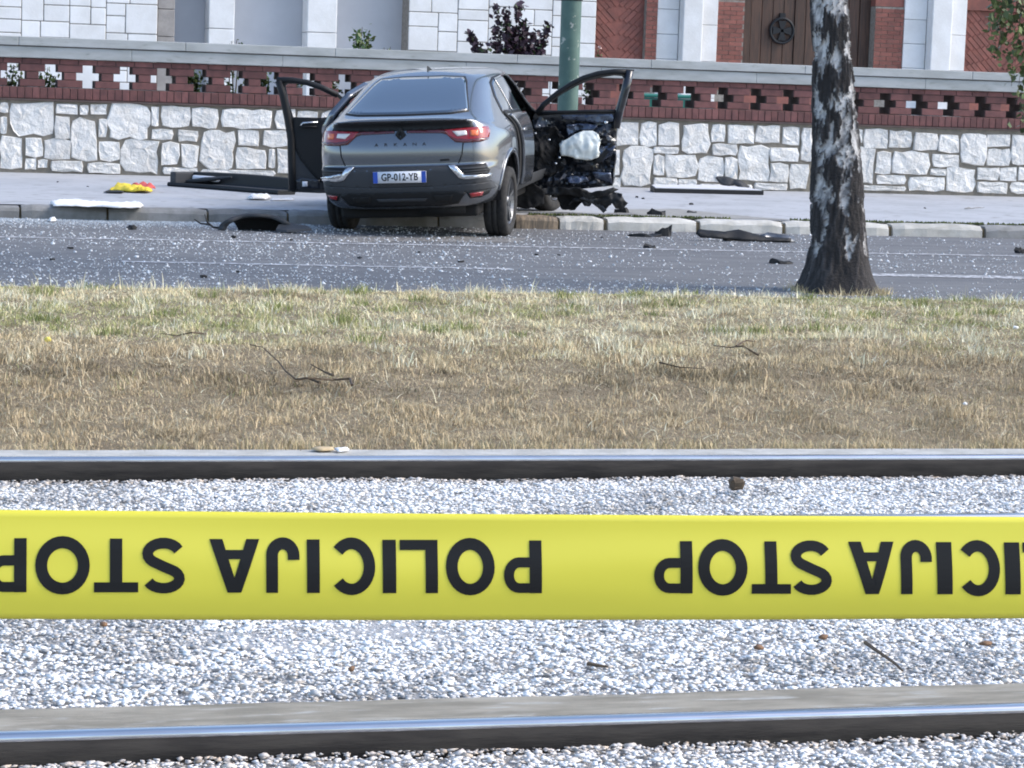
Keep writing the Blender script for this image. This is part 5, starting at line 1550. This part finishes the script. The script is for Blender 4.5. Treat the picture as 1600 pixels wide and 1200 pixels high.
bum('grey_tip', [(1190, 366), (1205, 362), (1245, 368), (1246, 376), (1215, 376), (1195, 372)], M['rim'], .02, .02)
gd = 'black plastic fragments scattered by the crash'
def frag(px0, py0, px1, py1, zg, label, seed, bend=.06, mat='black'):
    rn = random.Random(seed)
    p_ = on_z((px0 + px1) / 2, py1, zg); W_ = (on_z(px1, py1, zg) - on_z(px0, py1, zg)).length
    H_ = max(.015, on_y((px0 + px1) / 2, py0, p_.y).z - zg - .01) * .85
    bm = bmesh.new(); n_ = 11; rb = []; rt = []
    for k in range(n_):
        a = 2 * math.pi * k / n_; rr_ = rn.uniform(.55, 1.05)
        bx_, by_ = W_ / 2 * math.cos(a) * rr_, max(.04, W_ * .28) * math.sin(a) * rr_
        rb.append(bm.verts.new((bx_, by_, 0))); rt.append(bm.verts.new((bx_ * .9 + .02 * rn.uniform(-1, 1), by_ * .85, .008 + H_ * max(.05, .5 + .5 * math.sin(a * 1.5 + seed) + rn.uniform(-.3, .3)))))
    ct = bm.verts.new((rn.uniform(-.2, .2) * W_, 0, H_ * .6))
    bm.faces.new(rb[::-1])
    for k in range(n_):
        bm.faces.new((rb[k], rb[(k + 1) % n_], rt[(k + 1) % n_], rt[k])); bm.faces.new((rt[k], rt[(k + 1) % n_], ct))
    o = link('plastic_fragment', bm_mesh(bm), M[mat]); o.location = (p_.x, p_.y, zg + .003)
    return tag(o, label, 'car part', gd)
frag(1024, 349, 1053, 369, .0, 'upright jagged black plastic piece against the white kerb stones', 1, .10)
frag(983, 363, 1030, 370, .0, 'flat black strip leading to the jagged piece by the white kerb', 2)
frag(1198, 403, 1240, 412, .0, 'thin black splinter on the road beside the birch trunk', 3)
frag(1006, 380, 1028, 388, .0, 'small black crumb cluster on the road below the jagged kerb piece', 4)
frag(1586, 384, 1600, 396, .0, 'small black bent clip on the road by the grey kerb end', 5)
frag(197, 351, 213, 359, .0, 'small black block on the road below the white cloth', 6)
frag(958, 322, 984, 333, .13, 'black twisted strip on the pavement beneath the smashed door', 7)
frag(1008, 326, 1042, 336, .13, 'curved dark flap on the pavement between pale board and kerb', 8)
frag(1072, 328, 1090, 333, .13, 'small grey flake on the pavement near the curved dark flap', 9, mat='clad')
small = [(110, 389), (82, 407), (318, 434), (371, 426), (562, 404), (838, 399), (873, 399), (455, 376), (365, 372), (940, 372), (1445, 312 + 14), (1005, 311), (1080, 320), (995, 309), (90, 285), (137, 292), (1130, 369), (1505, 353), (1527, 347), (655, 395), (720, 410)]
for k, (px, py) in enumerate(small):
    zg = .13 if py < 340 else 0.0
    s_ = random.uniform(.012, .028)
    o = link('black_crumb', box_mesh(-s_, -s_ * .7, 0, s_, s_ * .7, s_ * random.uniform(.4, 1.0), s_ * .2, 1, s_ * .25), M['black'])
    p_ = on_z(px, py, zg); o.location = (p_.x, p_.y, zg + .003); o.rotation_euler = (0, 0, random.uniform(0, 3))
    tag(o, 'tiny black plastic crumb lying on asphalt among the crash debris', 'crumb', 'tiny black crumbs of crash debris')
# thin leaf-shaped scraps on the right pavement
rag('foil_scrap', 'thin curved grey scrap on the empty pavement by the wall', 'scrap', [(1508, 324), (1518, 327), (1528, 324), (1520, 329)], .13, M['kerb_grey'], .02, 12.0, .5, maxlen=.03)

def stain(name, poly, mat, zz, parent, seed):
    pts = [on_z(px, py, zz) for px, py in poly]
    if zz > .1:
        for q in pts: q.y = max(q.y, KERB_Y + .34)
    c = sum(pts, Vector()) / len(pts); out = []
    for i in range(len(pts)):
        a, b = pts[i], pts[(i + 1) % len(pts)]
        for t in np.linspace(0, 1, 7)[:-1]:
            q = a.lerp(b, t); k = noise.noise(Vector((q.x * 3, q.y * 3, seed))) * .10
            out.append(q + (q - c).normalized() * k)
    bm = bmesh.new(); bm.faces.new([bm.verts.new((q.x, q.y, zz)) for q in out]); bmesh.ops.triangulate(bm, faces=bm.faces[:])
    return link(name, bm_mesh(bm), mat, parent)
stain('patched_seam', [(965, 327), (1060, 326), (1130, 334), (1240, 344), (1240, 349), (1080, 346), (965, 334)], M['seam'], .134, pav, 1.0)
stain('wet_stain', [(800, 344), (822, 334), (880, 331), (935, 334), (985, 331), (1000, 335), (955, 343), (900, 346), (850, 347)], M['stain'], .138, pav, 2.0)
stain('wet_stain', [(520, 372), (640, 366), (760, 372), (830, 372), (800, 379), (650, 377), (540, 378)], M['stain'], .0025, road, 3.0)
# ================================================================== TWIGS AND LITTER ON THE GRASS
def on_bank(px, py):
    p_ = on_z(px, py, .1)
    for _ in range(4): p_ = on_z(px, py, float(bank(np.array([p_.x]), np.array([p_.y]))[0]) + .02)
    return p_
def twig(label, lines, rad):
    allp = [on_bank(*q) for q in lines[0]]
    o0 = allp[0].copy(); bm = bmesh.new()
    for ln in lines:
        pts = [on_bank(*q) - o0 + Vector((0, 0, random.uniform(.01, .04))) for q in ln]
        tube(bm, pts, [rad * (1 - .7 * k / (len(pts) - 1)) for k in range(len(pts))], 6)
    o = link('fallen_twig', bm_mesh(bm), M['twig']); o.location = o0
    tag(o, label, 'twig', 'twigs fallen on the grass')
twig('long forked dark twig on the brown slope of the grass', [[(550, 613), (547, 601), (520, 599), (500, 603), (480, 604), (462, 601), (445, 592), (437, 575), (428, 562), (410, 550), (390, 545)], [(520, 599), (508, 590), (485, 582)], [(500, 603), (480, 598), (460, 600)]], .007)
twig('short straight twig in the green patch of grass', [[(320, 525), (300, 529), (275, 528), (252, 526)]], .005)
twig('thin pale twig lying between two green patches', [[(1185, 562), (1160, 552), (1140, 548), (1115, 543)], [(1150, 550), (1165, 541), (1180, 538)]], .006)
twig('thin bent twig in the brown grass near the far rail', [[(1030, 578), (1060, 585), (1100, 588)]], .005)
def litter(name, label, cat, px, py, mat, size, bank_=True, z=0.0, seed=1):
    p_ = on_bank(px, py) if bank_ else on_z(px, py, z)
    rn = random.Random(seed)
    bm = bmesh.new(); bmesh.ops.create_icosphere(bm, subdivisions=2, radius=1)
    for v in bm.verts:
        v.co *= 1 + .35 * noise.noise(v.co * 2 + Vector((seed, 0, 0))); v.co = Vector((v.co.x * size[0], v.co.y * size[1], v.co.z * size[2]))
    o = link(name, bm_mesh(bm), mat, None, True); o.location = p_ + Vector((0, 0, size[2] * .8)); tag(o, label, cat); return o
litter('yellow_fruit', 'small round yellow fruit lying in the green grass', 'fruit', 74, 534, M['yellow_dot'], (.018, .016, .014), seed=3)
litter('bottle_cap', 'white bottle cap sized scrap on the brown slope', 'scrap', 1508, 633, M['fabric_white'], (.011, .011, .008), seed=4)
litter('paper_ball', 'white paper ball in the grass at the green patch edge', 'paper', 1587, 514, M['fabric_white'], (.016, .014, .010), seed=5)
o = rag('card_scrap', 'flat tan cardboard scrap lying on the concrete edge of the far rail', 'scrap', [(486, 703), (500, 700), (520, 701), (522, 705), (500, 706)], .0, M['card'], .012, 3.0, 1.0, maxlen=.03)
rag('paper_strip', 'white paper strip beside the tan cardboard scrap', 'scrap', [(522, 703), (542, 702), (546, 705), (528, 707)], .0, M['fabric_white'], .012, 4.0, 1.0, maxlen=.03)
def gtwig(label, pts, rad, z=-.01):
    P_ = [on_z(px, py, z) for px, py in pts]; o0 = P_[0].copy(); bm = bmesh.new()
    tube(bm, [p_ - o0 for p_ in P_], [rad * (1 - .5 * k / (len(P_) - 1)) for k in range(len(P_))], 5)
    o = link('dry_stalk', bm_mesh(bm), M['twig']); o.location = o0; tag(o, label, 'twig', 'dry stalks on the gravel')
gtwig('thin bent dry stalk lying on the gravel in front of the near rail', [(1390, 1139), (1410, 1133), (1425, 1132), (1440, 1137)], .003, -.06)
gtwig('dark dry stalk lying on the gravel above the concrete strip', [(1352, 1004), (1375, 1020), (1398, 1036), (1410, 1048)], .006, .0)
gtwig('short dark stalk lying flat on the gravel by the yellow tape', [(918, 1037), (935, 1040), (950, 1042)], .006, .0)
for k, (px, py) in enumerate(((1540, 1008), (1185, 1014), (162, 978), (548, 1048), (1285, 998))):
    rag('dead_leaf', 'curled brown dead leaf lying on the pale gravel', 'leaf', [(px - 9 + k, py + 1), (px - 2, py - 3), (px + 6, py - 2), (px + 10 - k, py + 2), (px + 1, py + 3)], .004, M['leafdead'], .010, 13.0 + k, 1.0, 'dead leaves on the gravel', .02)

# ================================================================== POLICE TAPE
cam_o = Vector((0, 0, CAMH))
TL = cam_o + ray(0, 881) * 1.87; TR = cam_o + ray(1600, 886) * 1.985
td = Vector((TR.x - TL.x, TR.y - TL.y, 0)); tlen = td.length; td.normalize()
tn = Vector((td.y, -td.x, 0))
if tn.dot(TL) > 0: tn = -tn
tape = empty('police_tape', (TL.x, TL.y, 0), math.atan2(td.y, td.x))
tag(tape, 'yellow police barrier tape with upside down black lettering stretched above the tram track', 'barrier tape')
def tp_(px, py):
    p_ = on_plane(px, py, TL, tn); v = p_ - Vector((TL.x, TL.y, 0)); return v.dot(td), p_.z
u0, zt0 = tp_(0, 796.9); u1, zt1 = tp_(1600, 808.0); um, ztm = tp_(800, 803.0)
_, zb0 = tp_(0, 966.6); _, zb1 = tp_(1600, 965.8); _, zbm = tp_(800, 968.6)
def quad(a, b, c, t): return a * (1 - t) * (1 - 2 * t) + 4 * b * t * (1 - t) + c * t * (2 * t - 1)
def edge(u, top):
    t = (u - u0) / (u1 - u0)
    tt = min(max(t, -.25), 1.25)
    return quad(zt0, ztm, zt1, tt) if top else quad(zb0, zbm, zb1, tt)
def bow(u, v):   # v 0 bottom .. 1 top ; towards the viewer is -y
    return -.0045 * math.sin(math.pi * min(max(v, 0), 1)) - .0014 * math.sin(2 * math.pi * v) + .0016 * math.sin(u * 9 + 1) * (v - .4) + .0012 * noise.noise(Vector((u * 5, v * 3, 0)))
UA, UB = u0 - 2.3, u1 + 2.3
nu, nv = 300, 16
V = []; Fq = []
for i in range(nu + 1):
    u = UA + (UB - UA) * i / nu
    zb_, zt_ = edge(u, False), edge(u, True)
    for j in range(nv + 1):
        v = j / nv; V.append((u, bow(u, v), zb_ + (zt_ - zb_) * v))
for i in range(nu):
    for j in range(nv):
        a = i * (nv + 1) + j; Fq.append((a, a + nv + 1, a + nv + 2, a + 1))
o = link('tape_strip', np_mesh('tape', V, Fq, None, True), M['tape'], tape); s_ = o.modifiers.new('t', 'SOLIDIFY'); s_.thickness = .0006; s_.offset = 0
# stroke lettering
TK = .235
def stroke(path, t=TK, closed=False):
    n_ = len(path); L_ = []; R_ = []
    for i, p_ in enumerate(path):
        a = path[i - 1] if (i > 0 or closed) else None; b = path[(i + 1) % n_] if (i < n_ - 1 or closed) else None
        d1 = None if a is None else np.array([p_[0] - a[0], p_[1] - a[1]], float); d2 = None if b is None else np.array([b[0] - p_[0], b[1] - p_[1]], float)
        ns_ = []
        for d_ in (d1, d2):
            if d_ is not None:
                d_ = d_ / (np.linalg.norm(d_) + 1e-9); ns_.append(np.array([-d_[1], d_[0]]))
        nn = sum(ns_) / len(ns_); ln = np.linalg.norm(nn); nn = nn / ln
        k = 1 / max(.6, nn.dot(ns_[0]))
        L_.append((p_[0] + nn[0] * t / 2 * k, p_[1] + nn[1] * t / 2 * k)); R_.append((p_[0] - nn[0] * t / 2 * k, p_[1] - nn[1] * t / 2 * k))
    q = []
    for i in range(n_ if closed else n_ - 1):
        j = (i + 1) % n_; q.append((R_[i], R_[j], L_[j], L_[i]))
    return q
def el(cx_, cy_, rx, ry, a0, a1, n_=18): return [(cx_ + rx * math.cos(R(a0 + (a1 - a0) * k / n_)), cy_ + ry * math.sin(R(a0 + (a1 - a0) * k / n_))) for k in range(n_ + 1)]
h_ = TK / 2
def letter(ch, w_):
    """polygons in units of cap height; width w_"""
    q = []
    if ch == 'I': q += [((0, 0), (w_, 0), (w_, 1), (0, 1))]
    elif ch == 'L': q += [((0, 0), (TK, 0), (TK, 1), (0, 1)), ((TK, 0), (w_, 0), (w_, .19), (TK, .19))]
    elif ch == 'T': q += [((w_ / 2 - h_, 0), (w_ / 2 + h_, 0), (w_ / 2 + h_, .81), (w_ / 2 - h_, .81)), ((0, .81), (w_, .81), (w_, 1), (0, 1))]
    elif ch == 'O': q += stroke(el(w_ / 2, .5, w_ / 2 - h_, .53 - h_ * .85, 0, 360, 32)[:-1], TK * .95, True)
    elif ch == 'C': q += stroke(el(w_ / 2, .5, w_ / 2 - h_, .53 - h_ * .85, 42, 318, 28), TK * .93)
    elif ch == 'P':
        q += [((0, 0), (TK, 0), (TK, 1), (0, 1))]
        q += stroke([(TK, .90), (w_ * .55, .90)] + el(w_ * .58, .655, w_ * .42 - h_, .245, 90, -90, 12) + [(w_ * .55, .41), (TK, .41)], .19)
    elif ch == 'A':
        q += [((0, 0), (TK * 1.05, 0), (w_ / 2 + .02, .78), (w_ / 2 - .13, 1)), ((w_, 0), (w_ - TK * 1.05, 0), (w_ / 2 - .02, .78), (w_ / 2 + .13, 1)), ((w_ / 2 - .13, 1), (w_ / 2 - .0, .70), (w_ / 2 + .0, .70), (w_ / 2 + .13, 1)), ((w_ * .2, .20), (w_ * .8, .20), (w_ * .74, .37), (w_ * .26, .37))]
    elif ch == 'J': q += stroke([(w_ - h_, 1.0), (w_ - h_, .5)] + el(w_ / 2, .30, w_ / 2 - h_, .225, 0, -180, 14) + [(h_, .38)], TK * .95)
    elif ch == 'S':
        pth = el(w_ / 2, .735, w_ / 2 - h_, .185, 20, 240, 14) + [(w_ * .48, .52)] + el(w_ / 2, .275, w_ / 2 - h_, .195, 62, -160, 14)
        q += stroke(pth, .20)
    return q
def put_letter(ch, x0, x1):
    xc_ = min(max(x0, -300), 1900); yt = 840 + .0042 * xc_; yb_ = 923 + .0022 * xc_
    if x0 < -300 or x0 > 1900:      # keep the print centred where the tape leaves the picture
        um_ = tp_(x0, yt)[0]; zA, zB = edge(um_, True), edge(um_, False)
        lo_p = 600.0; yt = yt; k0_ = tp_(x0, yt)[1]; k1_ = tp_(x0, yt + 100)[1]; s_px = 100 / (k0_ - k1_)
        yt = yt + (k0_ - (zA + (zB - zA) * .255)) * s_px; yb_ = yt + (zA - zB) * .49 * s_px
    Hh = yb_ - yt; w_ = (x1 - x0) / Hh
    bm = bmesh.new()
    polys = []
    for kq, pq in enumerate(letter(ch, w_)):
        vs = []
        for (a, b) in pq:
            u, z = tp_(x1 - a * Hh, yt + b * Hh)
            zb_, zt_ = edge(u, False), edge(u, True); v = (z - zb_) / (zt_ - zb_)
            vs.append(bm.verts.new((u, bow(u, v) - .0009 - .00002 * kq, z)))
        bm.faces.new(vs)
    for it in range(3):
        le = [e for e in bm.edges if e.calc_length() > .009]
        if not le: break
        bmesh.ops.subdivide_edges(bm, edges=le, cuts=1, use_grid_fill=True)
    for v in bm.verts:
        zb_, zt_ = edge(v.co.x, False), edge(v.co.x, True)
        v.co.y = bow(v.co.x, (v.co.z - zb_) / (zt_ - zb_)) - .0009
    bmesh.ops.recalc_face_normals(bm, faces=bm.faces[:])
    me = bpy.data.meshes.new('letter'); bm.to_mesh(me); bm.free()
    link('letter', me, M['ink'], tape)
LT = [('P', -20, 42), ('O', 55, 141), ('T', 147, 216), ('S', 221, 290), ('A', 327, 405), ('J', 415, 468), ('I', 479, 499), ('C', 511, 586), ('I', 597, 618), ('L', 624, 683), ('O', 695, 772), ('P', 784, 845),
      ('P', 1018, 1080), ('O', 1088, 1166), ('T', 1172, 1233), ('S', 1232, 1298), ('A', 1324, 1395), ('J', 1404, 1454), ('I', 1461, 1485), ('C', 1490, 1560), ('I', 1567, 1591), ('L', 1596, 1655), ('O', 1664, 1740), ('P', 1748, 1808)]
for k_ in (-2, -1, 2, 3):
    LT += [(ch, a + 1003 * k_ + 35, b + 1003 * k_ + 35) for ch, a, b in LT[:12]]
for ch, a, b in LT: put_letter(ch, a, b)
# the two posts it is tied to, outside the picture
for (u, lab) in ((UA, 'thin galvanised post at the end of the tape printed STOP'), (UB, 'thin galvanised post beyond the birch end of the yellow tape')):
    p_ = Vector((TL.x, TL.y, 0)) + td * u
    po = empty('barrier_post', (p_.x, p_.y, -.2)); tag(po, lab, 'post', 'posts that hold the tape')
    me = bm_mesh(lathe([(.001, 0), (.12, 0), (.12, .02), (.024, .03), (.02, .05), (.02, 1.55), (.001, 1.56)], 20, 'z')); me.shade_smooth()
    link('shaft', me, M['steel_post'], po)
    bm = bmesh.new(); zt_, zb_ = edge(u, True), edge(u, False)
    me = bm_mesh(lathe([(.0215, zb_ + .2), (.023, zb_ + .22), (.023, zt_ + .18), (.0215, zt_ + .2)], 20, 'z')); link('tape_wrap', me, M['tape'], po); bm.free()
